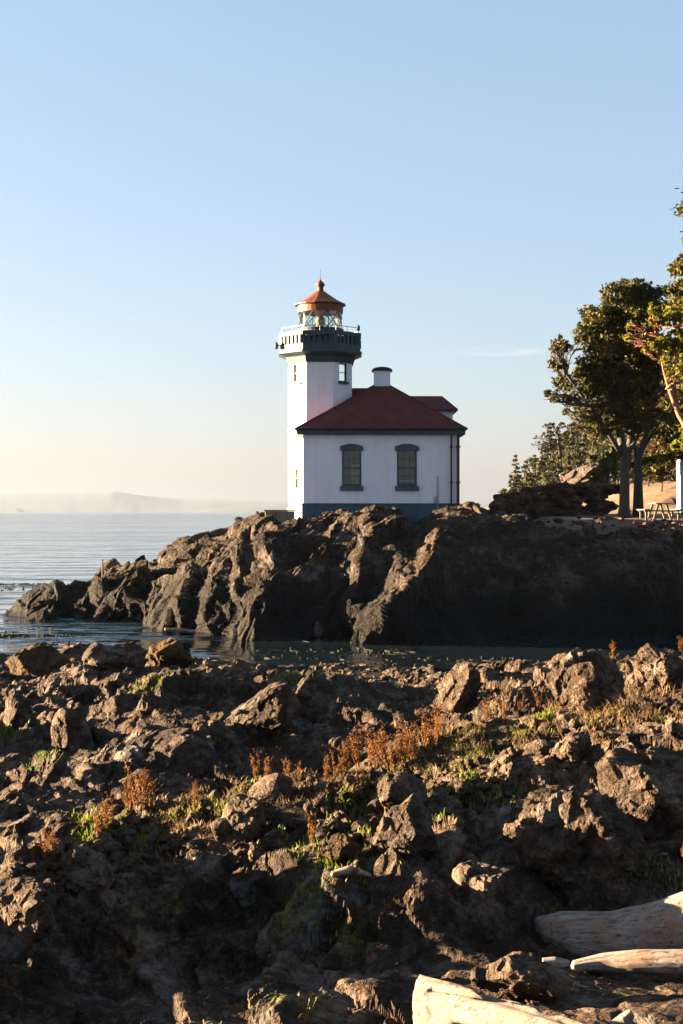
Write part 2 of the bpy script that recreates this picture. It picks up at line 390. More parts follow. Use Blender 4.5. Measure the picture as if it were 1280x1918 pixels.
def water_mat():
    t = NT('sea_water'); p = t.pos()
    ln = t.n('ShaderNodeVectorMath', operation='LENGTH'); t.l(p, ln.inputs[0])
    mp = t.n('ShaderNodeMapping'); mp.inputs['Scale'].default_value = (0.55, 1.0, 1.0); mp.inputs['Rotation'].default_value = (0, 0, R(12)); t.l(p, mp.inputs[0])
    m2 = t.n('ShaderNodeMapping'); m2.inputs['Scale'].default_value = (0.004, 0.022, 1.0); m2.inputs['Rotation'].default_value = (0, 0, R(-6)); t.l(p, m2.inputs[0])
    wind = t.ramp(t.noise(m2.outputs[0], 1.0, 5, 0.6, 0.5), [(0.35, 0.25), (0.62, 1.0)])
    m3 = t.n('ShaderNodeSeparateXYZ'); t.l(p, m3.inputs[0])
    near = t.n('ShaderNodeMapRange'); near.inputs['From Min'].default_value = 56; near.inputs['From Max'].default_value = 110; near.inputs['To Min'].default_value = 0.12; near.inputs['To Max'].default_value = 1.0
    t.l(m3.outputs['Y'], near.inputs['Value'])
    side = t.n('ShaderNodeMapRange'); side.inputs['From Min'].default_value = -3.0; side.inputs['From Max'].default_value = -9.0; side.inputs['To Min'].default_value = 0.0; side.inputs['To Max'].default_value = 1.2
    t.l(m3.outputs['X'], side.inputs['Value'])
    amp = t.math('MULTIPLY', wind, t.math('MAXIMUM', near.outputs[0], side.outputs[0]))
    h1 = t.math('MULTIPLY', t.noise(mp.outputs[0], 1.1, 3, 0.55, 0.4), amp); h2 = t.math('MULTIPLY', t.noise(mp.outputs[0], 0.22, 3, 0.5), amp)
    nb = t.bump(h2, 1.0, 2.0); nb = t.bump(h1, 1.0, 0.17, nb)
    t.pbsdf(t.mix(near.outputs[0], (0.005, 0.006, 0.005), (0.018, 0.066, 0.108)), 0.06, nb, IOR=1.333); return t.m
M_WATER = water_mat()

# ------------------------------------------------------------------ sea, distant hills
xs = np.concatenate([-np.geomspace(30000, 60, 34), np.linspace(-50, 50, 12), np.geomspace(60, 30000, 34)])
ys = np.concatenate([np.linspace(-60, 60, 8), np.geomspace(70, 30000, 46)])
gx, gy = np.meshgrid(xs, ys)
V = np.stack([gx.ravel(), gy.ravel(), np.zeros(gx.size)], 1)
tag(link('sea_water', np_mesh('sea_water', V, grid_quads(len(ys), len(xs)), M_WATER, True)), kind='structure')

def far_range(name, d, prof, depth, seed):
    px = np.linspace(-700, 1500, 420); hp = np.interp(px, [p[0] for p in prof], [p[1] for p in prof])
    hp = hp + 1.6 * fbm(np.stack([px / 45, px * 0 + seed, px * 0], 1), 5, seed)
    hgt = np.maximum(hp, -4) / 1280 / F * d; rows = []
    for k, (dy, fr) in enumerate([(-depth, -0.1), (-depth * .75, 0.15), (-depth * .5, 0.45), (-depth * .25, 0.8), (0, 1.0), (depth, 0.5), (depth * 2, -0.1)]):
        n = fbm(np.stack([px / 30, px * 0 + k * 3.1, px * 0 + seed], 1), 4, seed + 5) * 0.05 * (0 < k < 4)
        rows.append(np.stack([(px - 640) / 1280 / F * (d + dy), px * 0 + d + dy + 300 * n, hgt * np.clip(fr + n, -0.1, 1) - 2], 1))
    tag(link(name, np_mesh(name, np.concatenate(rows), grid_quads(7, len(px)), M_FAR, True)), kind='structure')
far_range('distant_hills', 20000, [(-700, 20), (-200, 34), (0, 38), (60, 39), (150, 39), (210, 40), (245, 35), (290, 29), (340, 25), (400, 26), (440, 23), (520, 21), (700, 18), (1500, 12)], 2400, 3)
far_range('island_hills', 15000, [(-700, 10), (0, 12), (35, 8), (60, -6), (330, -6), (385, 8), (470, 13), (560, 14), (800, 10), (1500, 5)], 1000, 9)

# ------------------------------------------------------------------ headland
# stations across the headland: px, waterline distance, crest px height, crest distance, back distance, plateau height there
ST = [(-60, 72.5, 1172, 73.0, 75, -1.5), (30, 71, 1150, 72.0, 75, -1.5), (60, 70, 1118, 72.0, 76, -1.5), (110, 69.5, 1102, 72.5, 77, -1.5), (165, 69.2, 1098, 72, 77, -1.5), (200, 69, 1058, 72.5, 79, -1.0),
      (235, 68.5, 1046, 72.5, 79, -1.0), (280, 66, 1050, 72.5, 80, -0.5), (310, 64, 1034, 72, 82, 0), (350, 63, 1014, 71.5, 84, 0.5), (400, 61.5, 1000, 71, 86, 1.5), (455, 60, 984, 70, 88, 2.5),
      (500, 59.5, 974, 68.5, 90, 3.5), (560, 59.3, 974, 68, 92, 4.2), (620, 60, 958, 67.5, 95, 4.5), (690, 59.5, 946, 67, 97, 4.5), (740, 58.5, 950, 66.5, 98, 4.5), (775, 58, 976, 66, 100, 4.6),
      (810, 58, 962, 66, 100, 4.7), (840, 58.2, 950, 66.5, 100, 4.8), (875, 58.4, 948, 66.5, 100, 4.9), (920, 58.7, 953, 65.8, 100, 4.9), (960, 59, 966, 64.6, 100, 4.9), (1010, 59.3, 985, 63.4, 100, 4.9), (1080, 59.8, 989, 63, 100, 4.9),
      (1180, 60.5, 990, 63.2, 100, 4.9), (1280, 61.2, 985, 63.6, 100, 4.9), (1500, 62.5, 985, 65, 100, 4.9), (2000, 65, 990, 68, 100, 4.9)]
ST = np.array(ST, float)
cols = np.concatenate([np.linspace(-60, 0, 20)[:-1], np.linspace(0, 1280, 760), np.linspace(1280, 2000, 90)[1:]])
dw = np.interp(cols, ST[:, 0], ST[:, 1]); pt = np.interp(cols, ST[:, 0], ST[:, 2]); dt = np.interp(cols, ST[:, 0], ST[:, 3]); db = np.interp(cols, ST[:, 0], ST[:, 4]); zb = np.interp(cols, ST[:, 0], ST[:, 5])
pt = pt + 12 * np.clip((cols - 965) / 40, 0, 1) + 3 * np.clip((cols - 430) / 70, 0, 1) * np.clip((1000 - cols) / 40, 0, 1)
zt = CAM_Z - (pt - 958) / 1280 / F * dt
zb = np.where(cols > 985, 4.6, zb)
NFACE, NTOP, NBACK = 230, 40, 30
face_t = np.linspace(0, 1, NFACE); rows = []
ang = (cols - 640) / 1280 / F
ribs = [  # lit-side px at crest, px at water, width, reach (m), from t, to t
    (85, 40, 60, 0.9, 0, 1), (160, 130, 40, 0.9, 0, 1), (190, 165, 70, 1.6, 0.1, 1), (262, 268, 40, 1.2, 0, 1), (352, 275, 75, 1.6, 0, 1, 0.35), (345, 338, 50, 1.0, 0.2, 0.9), (395, 385, 60, 1.2, 0, 0.8), (455, 425, 70, 1.9, 0, 1), (470, 450, 120, 1.9, 0, 0.9, 0.35),
    (760, 585, 200, 3.4, 0.0, 0.93, 0.5), (690, 650, 70, 0.9, 0.1, 0.85)]
for t in face_t:
    # steep lower face easing over to the crest
    zz = -1.2 + (zt + 1.2) * (1 - (1 - t) ** 1.45); f = t ** 1.6
    dd = (dw - 0.8) + (dt - dw + 0.8) * f; off = 0
    for xt, xw, wd, amp, t0, t1, *rise in ribs:
        rs = rise[0] if rise else 0.1
        c = cols + 7 * math.sin(t * 9 + xt) + 4 * math.sin(t * 23 + xw); xl = xw + (xt - xw) * t; s = (c - xl) / wd
        prof = np.where(s < 0, 0, np.where(s < rs, s / rs, np.clip(1 - (s - rs) / (1 - rs), 0, 1) ** 1.2))
        off = off + amp * prof * float(sstep(t0 - .06, t0 + .06, t) * (1 - sstep(t1 - .08, t1 + .05, t)))
    dd = dd - off * (0.35 + 0.65 * (1 - t))
    rows.append(np.stack([ang * dd, dd, zz], 1))
for t in np.linspace(0, 1, NTOP + 1)[1:]:
    dd = dt + (np.minimum(db, dt + 12) - dt) * t
    zp = np.where(zb > 3.9, zb, zt + (zb - zt) * 0.35)
    zz = zt + (zp - zt) * sstep(0, 1, t) - np.where(zb > 3.9, 0.25 * sstep(0, .4, t), 0)
    rows.append(np.stack([ang * dd, dd, zz], 1))
dm = np.minimum(db, dt + 12); zm = rows[-1][:, 2]
for t in np.linspace(0, 1, NBACK + 1)[1:]:
    dd = dm + (db + np.where(zb > 3.9, 0, 4) - dm) * t
    rows.append(np.stack([ang * dd, dd, zm + (np.where(zb > 3.9, zb - 0.25, -2) - zm) * t], 1))
rows.append(np.stack([ang * (rows[-1][:, 1] + 3), rows[-1][:, 1] + 3, zm * 0 - 3], 1))
V = np.concatenate(rows); nr = len(rows); nc = len(cols)
rowi = np.repeat(np.arange(nr), nc); colpx = np.tile(cols, nr)
soft = np.where(rowi < NFACE, 1.0, np.where(colpx > 900, 0.25, 0.7))
soft = soft * np.where(colpx > 980, np.where(rowi >= NFACE - 4, 0.35, 0.55), 1 - 0.42 * sstep(770, 850, colpx))
N = grid_normals(V, nr, nc)
warp = np.stack([fbm(V * 0.5 + 3, 3, 20), fbm(V * 0.5 + 31, 3, 21), fbm(V * 0.5 + 77, 3, 22)], 1)
Q = V * np.array([1, 1, 0.75]) + 0.28 * warp
mk = sstep(-0.22, 0.22, fbm(V / 3.0 + 11, 3, 71)) * sstep(790, 740, colpx)        # which beds tilt seaward
lf = (np.where(colpx > 770, 0.0, -0.25 + 0.95 * mk), 0.5 - 0.5 * mk, 0.1)
bed = np.array([[0.83, 0.0, -0.56], [0.0, 1.0, 0.0], [0.56, 0.0, 0.83]])     # beds lean to the right, as the cliff's slabs do
Q = (Q @ bed.T) * np.array([1.0, 0.8, 0.55])
disp = 0.50 * facets(Q / 2.3, 31, 0.07, bias=lf) + 0.17 * facets(Q / 0.85 + 9, 41, 0.08, bias=lf) + 0.055 * facets(Q / 0.33 + 5, 51, 0.10, bias=lf) + 0.05 * fbm(V * 2.2, 4, 61, 0.6)
V = V + N * (disp * soft)[:, None]
tag(link('headland_terrain', np_mesh('headland_terrain', V, grid_quads(nr, nc), M_CLIFF)), kind='structure')

# ------------------------------------------------------------------ foreshore
CP = [  # px, py, distance  -> control heights
    (-300, 1235, 50), (0, 1228, 50), (150, 1225, 50), (300, 1242, 48), (600, 1266, 46), (850, 1274, 44), (1050, 1258, 44), (1280, 1235, 44), (1600, 1220, 44),
    (100, 1300, 36), (350, 1290, 36), (600, 1312, 37), (900, 1314, 36.5), (1150, 1265, 36), (1400, 1250, 36), (-300, 1300, 36),
    (-300, 1420, 27), (50, 1410, 27), (250, 1390, 27), (500, 1410, 26), (750, 1385, 29), (-300, 1500, 21), (60, 1560, 19.5), (250, 1555, 19), (480, 1540, 21.5), (620, 1500, 23), (780, 1425, 26), (350, 1500, 21), (150, 1500, 21.5),
    (-300, 1850, 12.5), (0, 1680, 15.5), (100, 1615, 16.8), (200, 1580, 17.6), (330, 1530, 18.8), (450, 1500, 19.6), (600, 1465, 20.6), (700, 1440, 21.3), (820, 1385, 23.5), (900, 1350, 25.3), (1000, 1325, 26.5), (1100, 1305, 27.5), (1280, 1275, 29), (1600, 1250, 31),
    (600, 1600, 16.8), (700, 1590, 16.7), (850, 1500, 18.6), (850, 1600, 16.4), (950, 1440, 20.3), (950, 1520, 18.2), (450, 1570, 17.7), (300, 1590, 17.4),
    (0, 1760, 14.2), (200, 1640, 16.2), (400, 1600, 16.9), (640, 1650, 15.2), (800, 1640, 14.9), (920, 1640, 15.0),
    (-300, 1960, 11.6), (0, 1918, 13.4), (200, 1918, 14.3), (200, 1780, 15.2), (400, 1918, 14.8), (400, 1760, 15.8), (640, 1910, 14.3), (640, 1780, 14.5), (780, 1800, 14.3), (900, 1780, 14.5),
    (1000, 1800, 14.6), (1200, 1800, 14.6), (1400, 1790, 14.6), (960, 1880, 12.4), (700, 1960, 11.4), (900, 1940, 11.4), (1200, 1940, 11.2), (1400, 1930, 11.2),
    (1100, 1640, 16.2), (1270, 1640, 16.2), (1450, 1600, 16.6), (1100, 1530, 18.3), (1200, 1430, 20), (1280, 1390, 21), (1450, 1380, 21), (1080, 1420, 21), (1200, 1350, 24.5), (1280, 1310, 26)]
cpw = [(place(*c).x / c[2], math.log(c[2]), place(*c).z) for c in CP]
for a in (-0.5, -0.24, -0.1, 0, 0.1, 0.24, 0.5):
    cpw += [(a, math.log(53.0), -0.7), (a, math.log(58.0), -1.6), (a, math.log(9.5), 0.1 if a < 0 else 1.5), (a, math.log(6.0), 1.6), (a, math.log(3.0), 3.0), (a, math.log(1.5), 3.4)]
cpw = np.array(cpw)
def base_h(a, d):
    a = np.asarray(a, float).ravel(); ld = np.log(np.asarray(d, float).ravel()); num = 0; den = 0
    for ca, cl, cz in cpw:
        q = ((a - ca) / 0.085) ** 2 + ((ld - cl) / 0.10) ** 2
        wgt = 1 / (q + 0.06) ** 2.2; num = num + wgt * cz; den = den + wgt
    return num / den
a_c = np.concatenate([np.linspace(-0.5, -0.26, 60)[:-1], np.linspace(-0.26, 0.26, 620), np.linspace(0.26, 0.5, 60)[1:]])
d_c = np.concatenate([np.geomspace(1.5, 10, 50)[:-1], np.geomspace(10, 58, 640)])
ga, gd = np.meshgrid(a_c, d_c); ga = ga.ravel(); gd = gd.ravel()
zbase = base_h(ga, gd)
V = np.stack([ga * gd, gd, zbase], 1)
rot = np.array([[math.cos(0.5), math.sin(0.5)], [-math.sin(0.5), math.cos(0.5)]])   # beds strike away to the left
strike = (V[:, :2] @ rot.T)
P2 = np.stack([strike[:, 0] * 1.25, strike[:, 1] * 0.7, V[:, 2] * 0], 1)
wp = np.stack([fbm(P2 * 0.7, 3, 120), fbm(P2 * 0.7 + 50, 3, 121), P2[:, 0] * 0], 1)
Q2 = P2 + 0.55 * wp
far = sstep(18, 40, gd)
pxg = 640 + ga * 1280 * F
brink = np.interp(pxg, [-300, 0, 200, 400, 640, 800, 1000, 1300], [13.0, 14.0, 16.1, 16.8, 15.1, 14.8, 15.6, 16.4])
mk = sstep(-0.12, 0.2, fbm(V / np.array([3.4, 3.4, 9]) + 5, 3, 118)) * sstep(-0.2, 0.9, gd - brink)     # which beds tilt seaward; the landward face does not
crest = np.interp(pxg, [-300, 0, 100, 200, 330, 450, 600, 700, 820, 900, 1000, 1100, 1280, 1600], [14.5, 15.5, 16.8, 17.6, 18.8, 19.6, 20.6, 21.3, 23.5, 25.3, 26.5, 27.5, 29, 31])
ridge = sstep(0.0, 0.8, gd - brink) * sstep(1.2, 0.2, gd - crest); gully = sstep(0.6, 1.6, gd - crest) * sstep(5.0, 3.6, gd - crest)
mk = np.maximum(mk * (1 - 0.7 * gully), ridge * np.where(pxg < 900, 0.95, 0.6))
hz = 0.40 * (0.8 + 0.4 * far) * facets(Q2 / 2.9, 131, 0.09, flat=True, bias=(-0.3 + 1.0 * mk, 0.5 - 0.4 * mk, 0)) + 0.12 * facets(Q2 / 0.9 + 7, 141, 0.10, flat=True, bias=(-0.3 + 1.2 * mk, 0.6 - 0.5 * mk, 0)) + 0.05 * fbm(P2 / 1.5, 4, 145, 0.55, True)
calm = 1 - 0.75 * sstep(0.3, 0.9, V[:, 0]) * sstep(15.1, 14.5, gd)                # the hollow the driftwood lies in
hb = hz.reshape(len(d_c), len(a_c)).copy()
hb[:, 3:-3] = sum(hb[:, k:hb.shape[1] - 6 + k] for k in range(7)) / 7; hb[1:-1] = (hb[:-2] + hb[1:-1] + hb[2:]) / 3
hz = hz + (hb.ravel() - hz) * sstep(20, 34, gd)
V[:, 2] += hz * sstep(1.0, 9.0, gd) * calm * (1 - 0.55 * sstep(37, 46, gd))
nr, nc = len(d_c), len(a_c)
Gs = V.reshape(nr, nc, 3).copy()
for _ in range(3):                                        # normals of the smoothed ground, so blocks do not turn into spikes
    Gs[2:-2] = (Gs[:-4] + Gs[1:-3] + Gs[2:-2] + Gs[3:-1] + Gs[4:]) / 5; Gs[:, 2:-2] = (Gs[:, :-4] + Gs[:, 1:-3] + Gs[:, 2:-2] + Gs[:, 3:-1] + Gs[:, 4:]) / 5
N = grid_normals(Gs.reshape(-1, 3), nr, nc)
W = V + 0.18 * np.stack([vnoise(V * 1.7, 150), vnoise(V * 1.7 + 40, 151), vnoise(V * 1.7 + 90, 152)], 1)
lf = (-0.35 + 1.2 * mk, 0.8 - 0.5 * mk, 0.0)
W = W @ np.array([[0.83, 0.0, -0.56], [0.0, 1.0, 0.0], [0.56, 0.0, 0.83]]).T * np.array([1.0, 0.7, 1.3])
disp = 0.085 * facets(W / 0.50, 161, 0.08, bias=lf) + 0.034 * facets(W / 0.2 + 4, 171, 0.10, bias=lf) + 0.025 * fbm(V * 3.0, 4, 191, 0.6)
V = V + N * (disp * sstep(1.0, 6.0, gd) * calm)[:, None]
tag(link('foreshore_terrain', np_mesh('foreshore_terrain', V, grid_quads(nr, nc), M_ROCK)), kind='structure')
ZG = V[:, 2].reshape(nr, nc)

def ground_z(x, y):
    a = x / y; i = int(np.clip(np.searchsorted(d_c, y), 1, nr - 1)); j = int(np.clip(np.searchsorted(a_c, a), 1, nc - 1))
    return float(ZG[i - 1:i + 1, j - 1:j + 1].mean())
def hit(px, py):
    """first point of the foreshore seen at this point of the photograph"""
    j = int(np.clip(np.searchsorted(a_c, (px - 640) / 1280 / F), 0, nc - 1)); s = (py - 958) / 1280 / F
    k = np.nonzero(ZG[:, j] >= CAM_Z - s * d_c)[0]; k = k[d_c[k] > 8] if len(k) else k
    d = d_c[k[0]] if len(k) else 40.0
    return Vector(((px - 640) / 1280 / F * d, d, CAM_Z - s * d))

# ------------------------------------------------------------------ boulders
def ico(sub):
    import bmesh
    b = bmesh.new(); bmesh.ops.create_icosphere(b, subdivisions=sub, radius=1.0)
    v = np.array([x.co[:] for x in b.verts]); f = np.array([[q.index for q in p.verts] for p in b.faces]); b.free(); return v, f
ICO = {k: ico(k) for k in (3, 4, 5, 6)}
def boulder_mesh(name, size, seed, mat, sub=5, rough=1.0, lean=0.0, low=0.62):
    v, f = ICO[sub]; g = np.random.default_rng(seed)
    pl = g.normal(size=(13, 3)); pl /= np.linalg.norm(pl, axis=1, keepdims=True); off = g.uniform(low, 0.98, 13)
    r = np.min(off[None] / np.maximum(v @ pl.T, 0.08), axis=1); r = np.minimum(r, 1.25)
    s = np.array(size); m = float(np.mean(s)); P = v * r[:, None] * s
    n = v / s; n /= np.linalg.norm(n, axis=1, keepdims=True)
    q = P + seed * 3.7
    disp = rough * m * (0.11 * facets(q / (0.7 * m), seed, 0.08, bias=(.3, .1, 0)) + 0.05 * facets(q / (0.27 * m) + 3, seed + 9, 0.10, bias=(.3, .1, 0)) + 0.03 * fbm(q / (0.25 * m), 5, seed + 3, 0.6))
    P = P + n * disp[:, None]
    P[:, 0] += lean * P[:, 2]
    return np_mesh(name, P, None, mat, False, f)
def boulder(px, py, wpx, hpx, label, mat=None, dist=None, seed=1, depth=1.0, lean=0.0, sub=5, group=None, rough=1.0, sink=0.25, low=0.62, name='boulder', cat='boulder'):
    """px, py: centre in the photograph; wpx, hpx: its width and height there"""
    base = hit(px, py + hpx * 0.5) if dist is None else place(px, py + hpx * 0.5, dist)
    k = base.y / 1280 / F; sx, sz = wpx * k / 2, hpx * k / 2
    o = link(name, boulder_mesh(name, (sx, sx * depth, sz * (1 + sink)), seed, mat or M_BOULDER, sub, rough, lean, low))
    o.location = (base.x, base.y + sx * depth * 0.5, base.z + sz * (1 - sink)); o.rotation_euler = (0, 0, 0)
    return tag(o, label, cat, group)
B = [  # px, py, w, h, label, kwargs
    (285, 1465, 200, 160, 'large rounded dark boulder with a pale lichen cap behind the rust coloured plant', dict(mat=M_LICHEN, seed=43, sub=6, low=0.8, dist=23.5)),
    (140, 1420, 90, 170, 'tall pointed rock slab at left with its whole left side sunlit', dict(seed=12, sub=6, depth=1.3, dist=26.5)),
    (488, 1335, 115, 90, 'sunlit wedge of layered rock slanting up to the right on the shore platform', dict(seed=23, lean=0.35, sub=6)),
    (566, 1288, 40, 56, 'small pointed sunlit stone leaning right beside the layered wedge', dict(seed=14, lean=0.5)),
    (862, 1290, 90, 75, 'grey brown rock with a bright slanted left edge below the dark inlet', dict(seed=15, lean=0.3)),
    (1112, 1270, 140, 110, 'craggy brown outcrop at right rising against the dark water', dict(seed=16, sub=6)),
    (1235, 1250, 120, 85, 'jagged outcrop at the right edge topped by dry grass', dict(seed=17, sub=6)),
    (1105, 1570, 210, 150, 'lumpy conglomerate boulder at right with knobs lit along its left side', dict(seed=18, sub=6, rough=1.9, low=0.8)),
    (1225, 1490, 190, 150, 'big dark boulder at the right edge with a sunlit left shoulder', dict(seed=19, sub=6, rough=1.2)),
    (1075, 1405, 80, 55, 'smaller rock with a curved sunlit left rim above the lumpy boulder', dict(seed=20)),
    (30, 1375, 75, 110, 'sunlit brown rock slab cut by the left edge of the view', dict(seed=21, dist=30)),
    (315, 1222, 80, 50, 'rounded rock covered in golden seaweed at the far water edge', dict(mat=M_GOLD, seed=22)),
    (222, 1232, 110, 52, 'dark humped rock at the far water edge left of the golden rock', dict(seed=33)),
    (60, 1238, 130, 48, 'low weedy brown rock at the water edge in the left corner', dict(mat=M_GOLD, seed=24)),
    (277, 1312, 52, 42, 'small sunlit block on the shore below the golden rock', dict(seed=25)),
    (375, 1366, 30, 36, 'little triangular sunlit stone left of the layered wedge', dict(seed=26, sub=4)),
    (415, 1372, 52, 36, 'flat tilted sunlit stone touching the foot of the layered wedge', dict(seed=27, sub=4, lean=-0.4)),
    (240, 1345, 170, 90, 'broad dark domed rock behind the pointed slab', dict(seed=28, sub=6, low=0.8, dist=31)),
    (635, 1590, 70, 60, 'rounded stone with an orange lichen patch on the near ridge', dict(mat=M_GOLD, seed=29)),
    (45, 1700, 120, 110, 'pale fractured rock face catching the sun in the lower left', dict(seed=30, sub=6)),
    (980, 1835, 160, 75, 'low dark stone between the two large driftwood logs', dict(seed=31)),
    (925, 1690, 150, 130, 'dark looming rock left of the tip of the thick driftwood log', dict(seed=37, sub=6, dist=14.9)),
    (745, 1480, 100, 60, 'pinkish angular block on the grassy ridge right of the rust plants', dict(seed=34)),
    (760, 1550, 130, 90, 'blocky sunlit rock on the front of the near ridge', dict(seed=35, sub=6)),
    (455, 1540, 90, 60, 'angular sunlit block on the left of the near ridge', dict(seed=36)),
]
for px, py, wpx, hpx, lab, kw in B: boulder(px, py, wpx, hpx, lab, **kw)
boulder(722, 1184, 26, 34, 'taller pale tan stone standing in the inlet at the cliff foot', mat=M_PALEROCK, dist=57.0, seed=51, sub=4, name='stone', cat='stone')
boulder(742, 1188, 14, 26, 'narrow pale tan stone right beside the taller one in the inlet', mat=M_PALEROCK, dist=57.0, seed=52, sub=4, name='stone', cat='stone')
boulder(597, 1178, 16, 22, 'small pale stone at the foot of the sunlit cliff buttress', mat=M_PALEROCK, dist=59.0, seed=53, sub=4, name='stone', cat='stone')

# rubble lying over the near ridge
bv, bf = ICO[3]
vs, fs = [], []; off = 0
for i in range(750):
    q = rng.uniform(); px = 30 + q * 1130 + rng.normal() * 50; py = np.interp(px, [0, 200, 450, 700, 900, 1150], [1690, 1600, 1525, 1500, 1440, 1340]) + rng.normal() * 40
    p = hit(px, py)
    if p.y > 34 or p.y < 12: continue
    s = np.exp(rng.normal(-3.0, 0.55)); e = np.array([1, rng.uniform(.6, 1), rng.uniform(.45, .8)]) * s
    pl = rng.normal(size=(8, 3)); pl /= np.linalg.norm(pl, axis=1, keepdims=True)
    r = np.min(rng.uniform(.6, .95, 8)[None] / np.maximum(bv @ pl.T, 0.1), axis=1)
    P = bv * np.minimum(r, 1.2)[:, None] * e; th = rng.uniform(0, 6.28); c, sn = math.cos(th), math.sin(th)
    P = np.stack([P[:, 0] * c - P[:, 1] * sn, P[:, 0] * sn + P[:, 1] * c, P[:, 2]], 1) + np.array([p.x, p.y, ground_z(p.x, p.y) + s * 0.15])
    vs.append(P); fs.append(bf + off); off += len(bv)
tag(link('rubble', np_mesh('rubble', np.concatenate(vs), None, M_BOULDER, False, np.concatenate(fs))), 'loose angular stones scattered over the sunlit near ridge', 'rubble', kind='stuff')

# ------------------------------------------------------------------ lighthouse
LH = empty('lighthouse', (1.9, 74, 4.6)); tag(LH, 'white lighthouse with square hip roofed house and octagonal tower on the rocky headland', 'lighthouse')
LO = LH.location
def part(mb, name, mat, parent=None, smooth=False, bevel=0): 
    return mb.build(name, mat, parent or LH, smooth, LO, bevel)
FX0, FX1, FY, BY = -1.89, 5.77, 70.0, 83.0
GZ, PZ, EZ = 4.0, 5.54, 9.0           # ground, plinth top, eave
k = 1280 * F / FY
X = lambda px: (px - 640) / k
Zp = lambda py: CAM_Z - (py - 958) / k
wins = [(638, 680), (741, 784)]
m = MB()
holes = [(X(a + 3) - FX0, X(b - 3) - FX0, Zp(909) - PZ, Zp(838) - PZ) for a, b in wins]
m.panel((FX0, FY, PZ), (1, 0, 0), (0, 0, 1), FX1 - FX0, EZ - PZ, holes, 0.22)
m.poly([(FX1, FY, PZ), (FX1, BY, PZ), (FX1, BY, EZ), (FX1, FY, EZ)]); m.poly([(FX1, BY, PZ), (FX0, BY, PZ), (FX0, BY, EZ), (FX1, BY, EZ)]); m.poly([(FX0, BY, PZ), (FX0, FY, PZ), (FX0, FY, EZ), (FX0, BY, EZ)])
m.poly([(FX0, FY, EZ), (FX1, FY, EZ), (FX1, BY, EZ), (FX0, BY, EZ)])
m.poly([(FX0, FY, PZ + .01), (FX1, FY, PZ + .01), (FX1, BY, PZ + .01), (FX0, BY, PZ + .01)])
part(m, 'wall', M_WHITE)
m = MB(); m.box(FX0 - .06, FX1 + .06, FY - .06, BY + .06, GZ - 1, PZ); pl = part(m, 'base', M_BASE)
m = MB(); m.prism([(FX0 - .07, FY - .10, PZ), (FX1 + .07, FY - .10, PZ), (FX1 + .07, FY - .003, PZ), (FX0 - .07, FY - .003, PZ)], [(FX0 - .07, FY - .06, PZ + .09), (FX1 + .07, FY - .06, PZ + .09), (FX1 + .07, FY - .003, PZ + .09), (FX0 - .07, FY - .003, PZ + .09)]); part(m, 'base_moulding', M_TEAL, pl)
# hip roof
OV = 0.34; RX0, RX1, RY0, RY1 = FX0 - OV, FX1 + OV, FY - OV, BY + OV; FZ = EZ + 0.30; AX = (RX0 + RX1) / 2 + 0.16; AZ = 12.0; AY0, AY1 = 74.0, 79.2
m = MB()
A0, A1 = (AX, AY0, AZ), (AX, AY1, AZ); e = [(RX0, RY0, FZ), (RX1, RY0, FZ), (RX1, RY1, FZ), (RX0, RY1, FZ)]
m.poly([e[0], e[1], A0]); m.poly([e[1], e[2], A1, A0]); m.poly([e[2], e[3], A1]); m.poly([e[3], e[0], A0, A1]); m.poly(e[::-1])
rf = part(m, 'roof', M_ROOF)
m = MB(); m.box(RX0 + .04, RX1 - .04, RY0 + .04, RY1 - .04, EZ + .003, FZ - .003); part(m, 'fascia', M_TEAL, rf)
m = MB()
for a, b in ((e[0], e[1]), (e[3], e[0]), (e[1], e[2])): m.tube([Vector(a) + Vector((0, 0, -.02)), Vector(b) + Vector((0, 0, -.02))], 0.075, 8)
part(m, 'gutter', M_IRON, rf)
m = MB()
for a, b in ((e[0], A0), (e[1], A0), (A0, A1)): m.tube([a, b], 0.05, 6)
part(m, 'ridge_cap', M_ROOF, rf)
# ventilator
m = MB(); vy = AY0 - 0.06; m.box(AX - .42, AX + .42, vy - .42, vy + .42, AZ - .6, AZ + .50); vt = part(m, 'vent', M_WHITE, rf)
m = MB(); pr = [(0.54 * math.cos(q), 0.20 * math.sin(q)) for q in np.linspace(0, math.pi, 11)]
m.prism([(AX + a, vy - .5, AZ + .50 + b) for a, b in pr], [(AX + a, vy + .5, AZ + .50 + b) for a, b in pr]); part(m, 'vent_cap', M_IRON, rf)
# cross gable between tower and ridge
m = MB(); y0, y1, zc = 72.6, 76.2, 11.68
m.poly([(-0.6, y0, 10.5), (1.95, y0, 10.5), (1.95, 74.4, zc), (-0.6, 74.4, zc)]); m.poly([(1.95, y1, 10.5), (-0.6, y1, 10.5), (-0.6, 74.4, zc), (1.95, 74.4, zc)]); part(m, 'connecting_roof', M_ROOF)
# rear wing
wy0, wy1, wx0, wx1, we, wr = 77.0, 80.5, 3.0, 6.02, 10.74, 11.62
m = MB(); m.box(wx0, wx1, wy0, wy1, 9.0, we); part(m, 'rear_wing_wall', M_WHITE)
m = MB(); o_ = .28; q = [(wx0, wy0 - o_, we), (wx1 + o_, wy0 - o_, we), (wx1 + o_, wy1 + o_, we), (wx0, wy1 + o_, we)]; r0, r1 = (wx0, (wy0 + wy1) / 2, wr), (wx1 - .45, (wy0 + wy1) / 2, wr)
m.poly([q[0], q[1], r1, r0]); m.poly([q[1], q[2], r1]); m.poly([q[2], q[3], r0, r1]); m.poly(q[::-1]); rw = part(m, 'rear_wing_roof', M_ROOF)
m = MB(); m.box(wx0, wx1 + o_ - .03, wy0 - o_ + .03, wy1 + o_ - .03, we - .09, we - .003); part(m, 'rear_fascia', M_TEAL, rw)
